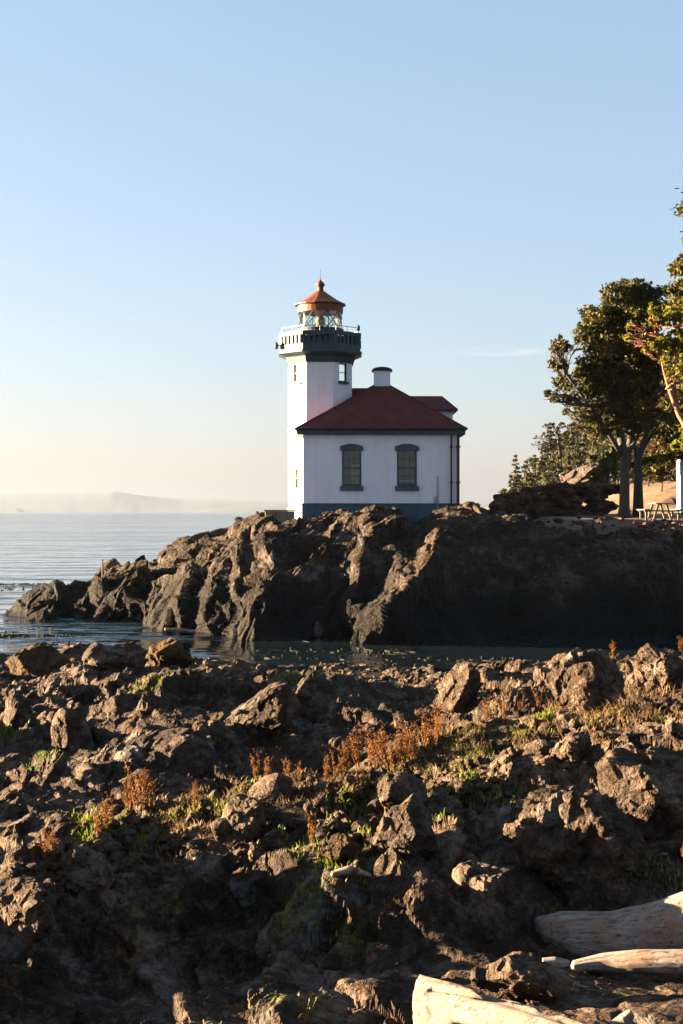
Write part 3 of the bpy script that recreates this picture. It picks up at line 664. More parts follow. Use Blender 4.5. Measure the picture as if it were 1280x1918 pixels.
# house windows
for i, (a, b) in enumerate(wins):
    x0, x1, z0, z1 = X(a + 3), X(b - 3), Zp(909), Zp(838); xm = (x0 + x1) / 2
    m = MB(); yf = FY - .02; w_ = .085
    m.box(x0 - .002, x0 + w_, yf, yf + .14, z0, z1); m.box(x1 - w_, x1 + .002, yf, yf + .14, z0, z1); m.box(x0 + w_, x1 - w_, yf, yf + .14, z1 - .08, z1); m.box(x0 + w_, x1 - w_, yf, yf + .14, z0, z0 + .08)
    zm = (z0 + z1) / 2 - .05
    m.box(x0 + w_, x1 - w_, yf + .03, yf + .11, zm - .03, zm + .03)
    wf = part(m, 'window', M_TEAL)
    m = MB()
    for fx in (1 / 3, 2 / 3): xx = x0 + w_ + (x1 - x0 - 2 * w_) * fx; m.box(xx - .012, xx + .012, yf + .05, yf + .085, z0 + .08, zm - .03); m.box(xx - .012, xx + .012, yf + .05, yf + .085, zm + .03, z1 - .08)
    for zz in ((z0 + .08 + zm) / 2, (zm + z1 - .08) / 2): m.box(x0 + w_, x1 - w_, yf + .053, yf + .082, zz - .012, zz + .012)
    part(m, 'muntin', M_TEAL, wf)
    m = MB(); zh = Zp(843); zt_ = Zp(830); pts = [(X(a) - .02, zh)] + [(X(a) - .02 + (X(b) - X(a) + .04) * s, zt_ - .13 + .13 * math.sin(math.pi * s)) for s in np.linspace(0, 1, 9)] + [(X(b) + .02, zh)]
    m.prism([(p[0], FY - .11, p[1]) for p in pts][::-1], [(p[0], FY - .003, p[1]) for p in pts][::-1]); part(m, 'hood', M_BASE, wf)
    m = MB(); m.box(X(a) - .02, X(b) + .02, FY - .12, FY - .003, Zp(918), Zp(909)); part(m, 'sill', M_BASE, wf)
    m = MB(); m.box(x0 + w_, x1 - w_, yf + .062, yf + .07, z0 + .08, z1 - .08); part(m, 'pane', M_GLASS, wf)
    m = MB()
    if i == 0:
        m.box(xm, x1 - .02, FY + .14, FY + .16, z0 + .06, z0 + 1.05); part(m, 'light_patch', M_LIGHT_PATCH, wf)  # beige panel stands in for light seen through or mirrored in the pane
        m = MB(); m.box(x0, x1, FY + .18, FY + .20, z0, z1); part(m, 'blind', M_BLIND, wf)
    else:
        m.box(x0, x1, FY + .20, FY + .22, z0 + .26, z1 - .17); part(m, 'blind', M_BLIND, wf)
        m = MB(); m.box(x0 + .06, x1 - .06, FY + .17, FY + .195, z0 + .21, z0 + .26); part(m, 'blind_rail', M_WHITE, wf)
# pipes on the house
def pipe(px, rad, y, z0, z1, mat, name):
    m = MB(); m.tube([(X(px), y, z0), (X(px), y, z1)], rad, 8)
    for zz in np.linspace(z0 + .5, z1 - .6, 3): m.box(X(px) - rad * 1.7, X(px) + rad * 1.7, y - rad * 1.3, FY - .003, zz - .03, zz + .03)
    part(m, name, mat)
M_PIPE = paint_mat('maroon_pipe', (0.07, 0.02, 0.02), 0.2, 0.5)
pipe(845.5, .045, FY - .12, 4.4, EZ, M_PIPE, 'downpipe'); pipe(858.3, .07, FY - .12, 4.4, EZ, M_PIPE, 'downpipe')
M_CONDUIT = paint_mat('grey_conduit', (0.30, 0.27, 0.30), 0.15, 0.6)
m = MB(); m.tube([(X(820), FY - .06, PZ - .2), (X(820), FY - .06, Zp(890))], .035, 8); m.box(X(813), X(818), FY - .06, FY - .003, PZ + .1, PZ + .42); part(m, 'conduit', M_CONDUIT)
# tower
TX, TY, AP = -1.10, 74.05, 1.64
def octp(r, z, cx=TX, cy=TY):   # r: distance to the flats
    rr = r / math.cos(math.pi / 8); return [Vector((cx + rr * math.cos(math.pi / 8 + i * math.pi / 4), cy + rr * math.sin(math.pi / 8 + i * math.pi / 4), z)) for i in range(8)]
TZ0, TZ1 = 4.3, 12.84
kt = 1280 * F / 73.0; Zt = lambda py: CAM_Z - (py - 958) / kt
b_ = octp(AP, TZ0); side = (b_[1] - b_[0]).length
slots = {4: [(.36, .86, Zt(716), Zt(680)), (.42, .86, Zt(914), Zt(876))], 6: [(.42, .98, Zt(714), Zt(680))], 0: [(.38, .95, Zt(716), Zt(680))]}
m = MB()
for i in range(8):
    p, q = b_[i], b_[(i + 1) % 8]; u = (q - p).normalized()
    m.panel(p, u, (0, 0, 1), side, TZ1 - TZ0, [(h[0], h[1], h[2] - TZ0, h[3] - TZ0) for h in slots.get(i, [])], 0.2)
m.poly(octp(AP, Zt(690) + 1.2)); m.poly(octp(AP, Zt(740)))
tw = part(m, 'tower', M_WHITE)
def oct_ring(m, r1, r0, z0, z1, taper=0.0):
    a, b, c, d = octp(r1, z0), octp(r0, z0), octp(r1 + taper, z1), octp(r0 + taper * 0, z1)
    for i in range(8):
        j = (i + 1) % 8; m.prism([a[i], a[j], b[j], b[i]], [c[i], c[j], d[j], d[i]])
m = MB(); oct_ring(m, AP + .06, AP + .003, TZ0, 5.42); part(m, 'tower_base', M_SUNLIT_CREAM, tw)  # cream is the base as sunlight shows it, put into its colour
m = MB(); oct_ring(m, AP + .05, AP + .003, Zt(808), Zt(802)); part(m, 'belt_course', M_SUNLIT_CREAM, tw)
for i, hs in slots.items():
    for hh in hs:
        p, q = b_[i], b_[(i + 1) % 8]; u = (q - p).normalized(); n = Vector((u.y, -u.x, 0)); v = Vector((0, 0, 1))
        cu = (hh[0] + hh[1]) / 2; hw = (hh[1] - hh[0]) / 2; zc = (hh[2] + hh[3]) / 2; hz_ = (hh[3] - hh[2]) / 2; c0 = Vector((p.x, p.y, zc)) + u * cu
        mt = M_TEAL if i == 6 else M_SUNLIT_CREAM  # lit and shaded copies of the trim: cream towards the sun, teal away
        m = MB(); fw = .05
        for s in (-1, 1): m.obox(c0 + u * s * (hw - fw / 2) - n * .08, u, n, v, fw / 2, .04, hz_)
        for s in (-1, 1): m.obox(c0 + v * s * (hz_ - fw / 2) - n * .08, u, n, v, hw - fw, .038, fw / 2)
        m.obox(c0 - n * .08, u, n, v, hw - fw, .02, .018)
        wf = part(m, 'tower_window', mt if i != 0 else M_TEAL)
        m = MB(); m.obox(c0 - v * (hz_ + .06) + n * .05, u, n, v, hw + .07, .047, .058); part(m, 'sill', mt, wf)
        m = MB(); m.obox(c0 - n * .09, u, n, v, hw - fw, .004, hz_ - fw); part(m, 'pane', M_DARKGLASS if i == 4 else M_GLASS, wf)
# gallery
zg0, zg1, zg2, zg3 = TZ1, Zt(667), Zt(661), Zt(622); GA = 2.07
m = MB(); oct_ring(m, AP + .05, AP - .3, zg0, zg1 - .0, 0.10); m2 = octp(AP + .12, zg1); m.prism(octp(AP + .12, zg1), octp(GA + .06, zg2)); gl = part(m, 'gallery', M_TEAL)
m = MB(); m.prism(octp(GA + .08, zg2), octp(GA + .08, zg2 + .12)); part(m, 'gallery_floor', M_TEAL, gl)
m = MB(); oct_ring(m, GA, GA - .18, zg2 + .12, zg2 + .44); oct_ring(m, GA + .04, GA - .2, zg3 - .2, zg3)
s0, s1 = zg2 + .44, zg3 - .2; go, gi = octp(GA - .01, s0), octp(GA - .16, s0)
for i in range(8):
    p, q = go[i], go[(i + 1) % 8]; u = (q - p).normalized(); n = Vector((u.y, -u.x, 0)); L = (q - p).length
    for s in range(7):
        cu = L * s / 6; hw = .075 if 0 < s < 6 else .11
        if s == 6: continue
        c = p + u * cu - n * .08; m.obox(Vector((c.x, c.y, (s0 + s1) / 2)), u, n, (0, 0, 1), hw, .07, (s1 - s0) / 2)
part(m, 'balustrade', M_TEAL, gl)
m = MB(); oct_ring(m, GA - .185, GA - .215, zg2 + .12, zg3 - .21); part(m, 'slot_light_block', M_TEAL, gl)  # solid ring added behind the slots to block light through them
m = MB(); zr = Zt(612)
hp = octp(GA - .1, zr)
for i in range(8):
    m.tube([hp[i], hp[(i + 1) % 8]], .022, 6); m.tube([Vector((hp[i].x, hp[i].y, zg3)), hp[i]], .022, 6)
    mid = (hp[i] + hp[(i + 1) % 8]) / 2; m.tube([Vector((mid.x, mid.y, zg3)), mid], .018, 6)
part(m, 'handrail', M_GALV, gl)
m = MB(); c = hp[7] if hp[7].x > TX else hp[6]
rp = max(hp, key=lambda q: q.x - q.y * .1); m.lathe((rp.x, rp.y, zr - .15), [(.05, 0), (.08, .05), (.08, .24), (.03, .3)], 10); part(m, 'gallery_lamp', M_IRON, gl)
lp = min(octp(GA + .16, 0), key=lambda q: q.x + q.y * .1)
m = MB(); m.lathe((lp.x - .02, lp.y, Zt(652)), [(.06, 0), (.10, .06), (.08, .26), (.03, .34)], 10); m.tube([(lp.x, lp.y, Zt(645)), (lp.x + .3, lp.y, Zt(645))], .03, 6); part(m, 'fog_horn', M_IRON, gl)
# lantern
LR = 1.16; LZ = zg3 - .9
m = MB(); m.lathe((TX, TY, 0), [(LR, LZ), (LR, Zt(613)), (LR + .05, Zt(613)), (LR + .05, Zt(611)), (LR - .08, Zt(611))], 32); lt = part(m, 'lantern', M_TEAL)
lt_top = Zt(580)
m = MB()
zA, zB = Zt(611), lt_top
nb = 10
for s in (-1, 1):
    for i in range(nb):
        a0 = 2 * math.pi * i / nb; pts = [(TX + LR * .97 * math.cos(a0 + s * q * 2 * math.pi / nb * 1.0), TY + LR * .97 * math.sin(a0 + s * q * 2 * math.pi / nb * 1.0), zA + (zB - zA) * q) for q in np.linspace(0, 1, 5)]
        m.tube(pts, .024, 6)
for a0 in np.radians([22.5 + 90 * i for i in range(4)]): m.tube([(TX + LR * .97 * math.cos(a0), TY + LR * .97 * math.sin(a0), zA), (TX + LR * .97 * math.cos(a0), TY + LR * .97 * math.sin(a0), zB)], .03, 6)
part(m, 'lattice', M_TEAL, lt)
m = MB(); n_ = 40
for i in range(n_):
    a0, a1 = 2 * math.pi * i / n_, 2 * math.pi * (i + 1) / n_; g = LR * .93
    m.poly([(TX + g * math.cos(a0), TY + g * math.sin(a0), zA), (TX + g * math.cos(a1), TY + g * math.sin(a1), zA), (TX + g * math.cos(a1), TY + g * math.sin(a1), zB), (TX + g * math.cos(a0), TY + g * math.sin(a0), zB)])
part(m, 'lantern_glass', M_GLASS, lt)
m = MB(); m.lathe((TX, TY, zA - .05), [(.12, 0), (.12, .18), (.2, .22), (.26, .4), (.27, .5), (.22, .66), (.1, .76)], 16); part(m, 'lens', M_BRASS, lt)
m = MB(); m.lathe((TX, TY, 0), [(LR - .1, lt_top - .002), (LR + .02, lt_top), (LR + .03, Zt(567)), (LR - .1, Zt(566))], 32); part(m, 'lantern_fascia', M_RUSTROOF, lt)
m = MB(); ze = Zt(566); m.lathe((TX, TY, 0), [(LR - .1, ze - .003), (1.34, ze), (1.34, ze + .06), (.9, Zt(556)), (.42, Zt(544)), (.24, Zt(539))], 16, math.pi / 16); lr = part(m, 'lantern_roof', M_RUSTROOF)
m = MB(); zf = Zt(540); m.lathe((TX, TY, zf), [(.26, -.03), (.17, .06), (.16, .26), (.22, .32), (.24, .40), (.17, .50), (.08, .58), (.02, .66)], 16); part(m, 'finial', M_RUSTROOF, lr, True)
m = MB(); m.tube([(TX, TY, Zt(524)), (TX, TY, Zt(497))], [.02, .01], 6); part(m, 'lightning_rod', M_IRON, lr)

# concrete block and marker post on the headland
m = MB(); c = place(524, 980, 67.5); m.box(c.x - .66, c.x + .66, c.y - .6, c.y + 1.6, c.z - .8, c.z + .58); m.box(c.x - .72, c.x + .72, c.y - .66, c.y + 1.66, c.z + .583, c.z + .66)
tag(m.build('concrete_block', M_CONCRETE, None, False, (c.x, c.y, c.z - .8), 0.03), 'low brown concrete block on the rocks left of the tower foot', 'block')
m = MB(); c = place(192, 1085, 70.5); m.tube([c, c + Vector((0, 0, .95))], [.05, .04], 6); m.tube([c + Vector((0, 0, .95)), c + Vector((0, 0, 1.0))], [.07, .05], 6)
tag(m.build('marker_post', M_IRON, None, False, c), 'thin dark post standing on the low rocks at the left', 'post')

# ------------------------------------------------------------------ ground behind the headland
NX, NY = 90, 70
gx, gy = np.meshgrid(np.linspace(7.9, 60, NX), np.concatenate([np.linspace(60.5, 64, 24), np.linspace(64.5, 104, NY - 24)])); P = np.stack([gx.ravel(), gy.ravel(), gx.ravel() * 0], 1)
def front(x): return 2.9 * sstep(6.5, 9.5, x)
def clear_z(x, y):
    q = np.asarray(y, float) - front(x)
    return 4.00 + 0.87 * sstep(60.0, 62.2, q) + 0.012 * np.maximum(q - 62.4, 0) + 1.9 * sstep(77, 90, y) * sstep(15, 22, x)
P[:, 1] += front(P[:, 0]) * (1 - sstep(60, 72, P[:, 1]))
z = clear_z(P[:, 0], P[:, 1]) + (0.05 + 0.3 * sstep(76, 84, P[:, 1])) * fbm(P * 0.8, 4, 300) - 1.6 * sstep(10.2, 7.9, P[:, 0])
P[:, 2] = z
tag(link('dirt_clearing', np_mesh('dirt_clearing', P, grid_quads(NY, NX), M_DIRT, True)), kind='structure')
vs, fs, off = [], [], 0
for i in range(420):
    px = rng.uniform(930, 1330); d = float(np.interp(px, [930, 1010, 1330], [64.6, 62.9, 63.3])) + abs(rng.normal()) * 0.8; x = (px - 640) / 1280 / F * d; z = float(clear_z(x, d)) + .02 + rng.normal() * .04
    s = np.exp(rng.normal(-2.5, 0.5)); pl = rng.normal(size=(8, 3)); pl /= np.linalg.norm(pl, axis=1, keepdims=True); r = np.min(rng.uniform(.6, .95, 8)[None] / np.maximum(bv @ pl.T, 0.1), axis=1)
    vs.append(bv * np.minimum(r, 1.2)[:, None] * s * np.array([1.2, 1, .7]) + np.array([x, d, z])); fs.append(bf + off); off += len(bv)
tag(link('edge_stones', np_mesh('edge_stones', np.concatenate(vs), None, M_BOULDER, False, np.concatenate(fs))), 'broken stones strewn along the cliff top edge of the dirt clearing', 'rubble', kind='stuff')

# wooded hillside
NX, NY = 150, 110
gx, gy = np.meshgrid(np.linspace(20, 160, NX), np.linspace(100, 330, NY)); P = np.stack([gx.ravel(), gy.ravel(), gx.ravel() * 0], 1)
def hill_z(x, y):
    x = np.asarray(x, float); y = np.asarray(y, float); xs_ = x * 260 / y          # the ridge fans out from the shore
    top = np.interp(x, [20, 27, 30, 35, 40, 47, 60, 90, 160], [-3, 0, 6, 10.5, 16, 21, 31, 44, 60])
    return 3.0 + (top - 3.0) * sstep(120, 255, y) * np.where(y > 265, 1 - 0.5 * sstep(265, 330, y), 1)
P[:, 2] = hill_z(P[:, 0], P[:, 1]) + 0.9 * fbm(P * 0.12, 4, 310)
tag(link('hillside_terrain', np_mesh('hillside_terrain', P, grid_quads(NY, NX), M_HILL, True)), kind='structure')

# ------------------------------------------------------------------ foliage
def leaf_faces(pts, size, g, droop=0.0, aspect=0.5):
    n = len(pts); u = g.normal(size=(n, 3)); u[:, 2] -= droop; u /= np.linalg.norm(u, axis=1, keepdims=True)
    r = g.normal(size=(n, 3)); v = np.cross(u, r); v /= np.linalg.norm(v, axis=1, keepdims=True)
    s = (size * g.uniform(0.6, 1.4, n))[:, None]
    A = pts - u * s; B_ = pts + v * s * aspect; C_ = pts + u * s; D = pts - v * s * aspect
    V = np.stack([A, B_, C_, D], 1).reshape(-1, 3); Q = np.arange(4 * n).reshape(n, 4); return V, Q
def clump(c, r, n, g, squash=0.75):
    """leaf points through a clump, denser towards its shell, broken into tufts"""
    k = max(4, n // 20); t = g.normal(size=(k, 3)); t /= np.linalg.norm(t, axis=1, keepdims=True); t *= (g.uniform(0.35, 1.0, k) ** 0.6)[:, None]
    i = g.integers(0, k, n); p = t[i] + g.normal(size=(n, 3)) * 0.13
    return np.array(c) + p * r * np.array([1, 1, squash])
def branch_path(p, q, g, wob=0.08, n=6, sag=0.0):
    p, q = Vector(p), Vector(q); L = (q - p).length; out = []
    for i in range(n + 1):
        t = i / n; e = math.sin(math.pi * t)
        out.append(p.lerp(q, t) + Vector(g.normal(size=3)) * wob * L * e * 0.5 + Vector((0, 0, sag * L * e)))
    return out

M_FIR = leaf_mat('fir_needles', [(0.014, 0.018, 0.005), (0.042, 0.042, 0.009), (0.095, 0.075, 0.014)], 0.15)
M_MADRONE = leaf_mat('madrone_leaves', [(0.06, 0.072, 0.009), (0.14, 0.14, 0.014), (0.25, 0.21, 0.022)], 0.45)
M_RUSTLEAF = leaf_mat('rusty_leaves', [(0.05, 0.024, 0.008), (0.10, 0.05, 0.011), (0.15, 0.085, 0.017)], 0.4)
M_THICKET = leaf_mat('bare_thicket', [(0.018, 0.013, 0.010), (0.042, 0.029, 0.021), (0.085, 0.06, 0.045)], 0.2)
M_HILLTREE = leaf_mat('hill_needles', [(0.022, 0.026, 0.011), (0.042, 0.042, 0.017), (0.075, 0.062, 0.026)], 0.2, 0.5)
M_BUSH = leaf_mat('young_pine_needles', [(0.035, 0.045, 0.007), (0.075, 0.082, 0.012), (0.12, 0.115, 0.018)], 0.35)
M_BARK = bark_mat('grey_bark', [(0.010, 0.0085, 0.0075), (0.040, 0.032, 0.027)])
M_REDBARK = bark_mat('orange_madrone_bark', [(0.11, 0.04, 0.016), (0.22, 0.10, 0.045)], 3)

def tree(name, label, cat, base, trunks, blobs, mat, bark, leaf, dens, seed, group=None, limb_r=0.05, aspect=0.5):
    """trunks: lists of (point, radius); blobs: (centre, radius); each blob gets a limb from the nearest trunk point below"""
    g = np.random.default_rng(seed); root = empty(name, base); tag(root, label, cat, group)
    m = MB(); tp = []
    for tr in trunks:
        m.tube([p for p, r in tr], [r for p, r in tr], 12)
        for (p, r), (q, r2) in zip(tr, tr[1:]):
            for s in (0, .25, .5, .75, 1): tp.append(Vector(p).lerp(Vector(q), s))
    for c, r in blobs:
        cv = Vector(c); below = [t for t in tp if t.z < cv.z - 0.15 * (cv - t).length] or tp
        s = min(below, key=lambda t: (t - cv).length + 0.25 * abs(t.z - cv.z)); bp = branch_path(s, cv, g, 0.16, 6, -0.04)
        m.tube(bp, list(np.linspace(limb_r * (1 + r * .4), limb_r * .35, 7)), 6)
        for _ in range(3):
            e = cv + Vector(g.normal(size=3)) * r * .5; m.tube(branch_path(bp[3], e, g, 0.2, 4), list(np.linspace(limb_r * .5, limb_r * .2, 5)), 5)
    m.build('trunk', bark, root, True, base)
    pts = np.concatenate([clump(c, r, int(dens * r * r), g) for c, r in blobs])
    V, Q = leaf_faces(pts, leaf, g, aspect=aspect)
    link('crown', np_mesh('crown', V - np.array(base), Q, mat), root)
    return root

def blobs_from(px_list, d, spread, g, copies=2, scale=1.0):
    out = []
    for px, py, r in px_list:
        for c in range(copies):
            dd = d + g.normal() * spread * 0.6 if c else d + g.uniform(-spread, 0) * .5
            p = place(px + (g.normal() * r * .25 if c else 0), py + (g.normal() * r * .25 if c else 0), dd); out.append((tuple(p), r / 1280 / F * dd * scale))
    return out
g0 = np.random.default_rng(5)
T1 = [(1178, 540, 24), (1200, 540, 22), (1155, 560, 28), (1125, 592, 28), (1160, 605, 40), (1200, 585, 38), (1222, 560, 22), (1230, 545, 12), (1095, 620, 22), (1140, 650, 42), (1190, 660, 42), (1084, 636, 12), (1115, 690, 32), (1055, 652, 18), (1048, 684, 18), (1062, 712, 20), (1100, 725, 28),
      (1150, 705, 40), (1190, 720, 38), (1140, 755, 30), (1180, 765, 28), (1028, 735, 9), (1042, 745, 11), (1074, 752, 15), (1058, 772, 8), (1108, 778, 18), (1212, 640, 32), (1215, 700, 25), (1212, 755, 22), (1090, 765, 11), (1036, 652, 8), (1128, 800, 14), (1105, 802, 10), (1150, 792, 15), (1215, 790, 16), (1234, 772, 12), (1195, 800, 12), (1090, 800, 7), (1195, 515 + 12, 9), (1150, 535, 9)]
base = place(1170, 970, 67.5); base.z = float(clear_z(base.x, base.y)) - .15
P_ = lambda x, y, d=67.5: place(x, y, d)
tree('evergreen_tree', 'tall broad evergreen tree with dark olive crown and thick grey trunk beside the clearing', 'tree', base,
     [[(base, .38), (P_(1170, 950), .26), (P_(1171, 900), .22), (P_(1170, 850), .21), (P_(1160, 800), .17), (P_(1148, 740), .12), (P_(1150, 650), .08), (P_(1165, 570), .03)],
      [(P_(1172, 880), .16), (P_(1182, 820, 67.9), .15), (P_(1190, 740, 68.3), .11), (P_(1195, 640, 68.5), .08), (P_(1200, 560, 68.5), .03)],
      [(P_(1168, 855), .13), (P_(1140, 810, 67.1), .1), (P_(1105, 760, 66.8), .07), (P_(1060, 700, 66.5), .03)],
      [(P_(1175, 850), .12), (P_(1205, 800, 68.1), .08), (P_(1222, 740, 68.5), .04)]],
     blobs_from(T1, 67.5, 1.6, g0, 3), M_FIR, M_BARK, 0.09, 1150, 1)
# slimmer tree behind
b2 = place(1196, 935, 72.0); b2.z = float(clear_z(b2.x, b2.y)) - .15
T2 = [(1225, 760, 22), (1240, 720, 24), (1215, 790, 16), (1250, 780, 18), (1235, 690, 22), (1262, 740, 22), (1180, 800, 10)]
P2_ = lambda x, y: place(x, y, 72.0)
tree('slim_tree', 'slim dark tree with thin reddish twigs just behind the broad evergreen', 'tree', b2,
     [[(b2, .3), (P2_(1196, 900), .22), (P2_(1196, 860), .18), (P2_(1215, 800), .11), (P2_(1235, 720), .05)], [(P2_(1196, 880), .12), (P2_(1187, 820), .08), (P2_(1180, 760), .04)], [(P2_(1205, 840), .1), (P2_(1230, 800), .06), (P2_(1262, 750), .03)]],
     blobs_from(T2, 72.0, 1.4, g0, 2), M_RUSTLEAF, M_BARK, 0.07, 450, 2, limb_r=0.04)
# madrone at the right edge
b3 = place(1330, 975, 64.5); b3.z = float(clear_z(b3.x, b3.y)) - .15
T3 = [(1230, 598, 16), (1222, 580, 9), (1245, 640, 20), (1262, 592, 22), (1275, 575, 16), (1278, 640, 24), (1226, 650, 12), (1250, 672, 12), (1256, 700, 10), (1276, 690, 14), (1210, 655, 7), (1176, 630, 9), (1180, 610, 7), (1300, 620, 30), (1320, 580, 30), (1340, 650, 34), (1310, 700, 26), (1360, 600, 30), (1265, 830, 12), (1290, 820, 18)]
P3_ = lambda x, y: place(x, y, 64.5)
tree('madrone_tree', 'leaning madrone tree with yellow green leaves and peeling orange branch at the right edge', 'tree', b3,
     [[(b3, .34), (P3_(1318, 880), .25), (P3_(1296, 815), .16), (P3_(1272, 775), .12), (P3_(1255, 730), .09), (P3_(1243, 690), .05), (P3_(1235, 630), .03)], [(P3_(1310, 850), .16), (P3_(1320, 760), .12), (P3_(1318, 660), .06)], [(P3_(1272, 775), .07), (P3_(1262, 700), .05), (P3_(1270, 620), .03)]],
     blobs_from(T3, 64.5, 1.2, g0, 3, 1.0), M_MADRONE, M_REDBARK, 0.10, 900, 3, limb_r=0.045, aspect=0.6)
# tall conifer mostly beyond the right edge
def conifer(base, H, Rb, g, mat, bark, tiers, leaf, per, name, label, group=None, cat='tree', top=0.02):
    root = empty(name, base); tag(root, label, cat, group)
    m = MB(); m.tube([(0, 0, -.3), (0, 0, H * .5), (0, 0, H)], [H * .022 + .02, H * .013 + .01, top], 8); pts = []
    for i in range(tiers):
        t = (i + .5) / tiers; z = H * (0.14 + 0.85 * t); rr = Rb * (1 - t) ** 0.8 * g.uniform(.7, 1.15) + .04 * Rb
        for j in range(5):
            a = g.uniform(0, 6.28); q = Vector((rr * math.cos(a), rr * math.sin(a), -0.22 * rr + g.normal() * .05 * rr)); L = g.uniform(.6, 1.05)
            q = q * L; m.tube([(0, 0, z), (q.x, q.y, z + q.z)], [H * .004 + .004, .005], 4)
            n = int(per * (rr * L / Rb + .12)); s = g.uniform(.12, 1, n) ** .75
            P = np.stack([q.x * s, q.y * s, z + q.z * s], 1) + g.normal(size=(n, 3)) * np.array([.10, .10, .05]) * Rb * (1.1 - .6 * s)[:, None]; pts.append(P)
    m.build('trunk', bark, root)
    V, Q = leaf_faces(np.concatenate(pts), leaf, g, 0.4); link('crown', np_mesh('crown', V, Q, mat), root)
    return root
b4 = place(1344, 960, 80.0); b4.z = float(clear_z(b4.x, b4.y))
conifer(b4, 24.0, 5.0, np.random.default_rng(14), M_FIR, M_BARK, 24, 0.15, 620, 'fir_tree', 'tall fir tree reaching in from the right edge with flat drooping boughs')
# trees and bushes behind the clearing
b5 = place(1137, 905, 79.0)
tree('young_pine', 'bright green young pine in front of the hillside left of the thick trunk', 'tree', b5, [[(b5 - Vector((0, 0, .8)), .09), (b5 + Vector((.1, 0, .8)), .07), (b5 + Vector((.15, 0, 1.7)), .03)]],
     blobs_from([(1120, 890, 14), (1138, 875, 16), (1150, 858, 14), (1110, 893, 10), (1140, 850, 10), (1158, 885, 14), (1128, 862, 9)], 79.0, .5, g0, 2), M_BUSH, M_BARK, 0.07, 1500, 6, limb_r=.025)
for i, (px, py, d, lst, mt, lab) in enumerate([
        (1110, 825, 90, [(1110, 808, 11), (1118, 820, 8), (1104, 818, 6)], M_MADRONE, 'small yellow leaved sapling showing under the broad evergreen crown'),
        (1240, 900, 84, [(1240, 892, 14), (1225, 897, 10), (1258, 895, 12)], M_FIR, 'low dark bush in front of the white shed left corner'),
        (1215, 890, 86, [(1205, 880, 13), (1222, 868, 15), (1212, 850, 14), (1232, 852, 12), (1200, 862, 9), (1226, 835, 13)], M_THICKET, 'leafless greyish brown bush behind the slim dark tree'),
        (1262, 870, 85, [(1250, 862, 15), (1268, 850, 16), (1245, 838, 15), (1262, 825, 16), (1275, 870, 12), (1285, 835, 16)], M_RUSTLEAF, 'orange brown bush overhanging the white shed roof'),
        (1160, 905, 88, [(1165, 890, 10), (1180, 880, 10), (1172, 860, 11), (1185, 850, 9), (1190, 900, 8)], M_THICKET, 'dull brown scrub seen between the two trunks'),
        (1255, 880, 98, [(1225, 850, 26), (1250, 830, 30), (1280, 850, 26), (1215, 815, 20), (1300, 820, 34)], M_RUSTLEAF, 'tangled russet thicket behind the white shed')]):
    b = place(px, py + 20, d); tree('shrub', lab, 'shrub', b, [[(b, .06), (b + Vector((.05, 0, .7)), .03)]], blobs_from(lst, d, .7, g0, 2), mt, M_BARK, 0.08, 700, 20 + i, limb_r=.02)
# hillside trees: five kinds of mesh, copied
proto = []
LABH = ['rounded olive green tree among many on the far wooded hillside', 'pointed dark evergreen among the trees on the far wooded hillside']
gh = np.random.default_rng(8)
spots = []
for i in range(1500):
    x = gh.uniform(29, 100); y = gh.uniform(165, 262)
    px = 640 + x / y * 1280 * F
    if px < 930 or px > 1330: continue
    z = float(hill_z(x, y)); py = 958 - (z - CAM_Z) / y * 1280 * F
    if 1045 < px < 1140 and 838 < py < 905 and py > 905 - (px - 1045) * 0.75: continue
    if any((x - a) ** 2 + ((y - b) * .5) ** 2 < 3.0 for a, b, c in spots): continue
    spots.append((x, y, z))
spots = spots[:285]
def round_tree(base, name, label, g, H, group):
    blobs = [((base[0] + g.normal() * .55, base[1] + g.normal() * .55, base[2] + H * g.uniform(.3, .92)), g.uniform(.5, 1.0)) for _ in range(8)]
    return tree(name, label, 'tree', Vector(base), [[(base, .14), ((base[0], base[1], base[2] + H * .5), .1), ((base[0] + .1, base[1], base[2] + H * .85), .03)]], blobs, M_HILLTREE, M_BARK, 0.2, 150, int(g.integers(1, 999)), group, limb_r=.03)
def copy_tree(o, parent=None):
    c = o.copy(); C.objects.link(c)
    if parent: c.parent = parent
    for ch in list(o.children): copy_tree(ch, c)
    return c
GH = 'trees on the far wooded hillside'
for i, (x, y, z) in enumerate(spots):
    kind = 0 if gh.uniform() < .72 else 1
    if len(proto) < 6:
        kind = len(proto) % 2
        if kind == 0: o = round_tree((x, y, z), 'hillside_tree', LABH[0], gh, 3.4, GH)
        else: o = conifer(Vector((x, y, z)), 5.2, 1.25, gh, M_HILLTREE, M_BARK, 11, 0.17, 26, 'hillside_conifer', LABH[1], GH)
        proto.append((kind, o))
    else:
        src = [p for k_, p in proto if k_ == kind]; o = copy_tree(src[int(gh.integers(len(src)))])
    o.location = (x, y, z - .2); s = gh.uniform(.9, 1.9); o.scale = (s, s, s * gh.uniform(.9, 1.2)); o.rotation_euler = (0, 0, gh.uniform(0, 6.28))
# low brush filling the slope between the trees
bx = gh.uniform(29, 110, 5200); by = gh.uniform(140, 262, 5200); bz = hill_z(bx, by); ctr = np.stack([bx, by, bz + .4], 1)
ctr = ctr[(bz > 3.5)]; pts = (ctr[:, None, :] + gh.normal(size=(len(ctr), 12, 3)) * np.array([.75, .75, .5])).reshape(-1, 3)
V, Q = leaf_faces(pts, .24, gh, aspect=.6); tag(link('hillside_brush', np_mesh('hillside_brush', V, Q, M_HILLTREE)), 'soft green gold brush covering the far hillside between its trees', 'brush', kind='stuff')
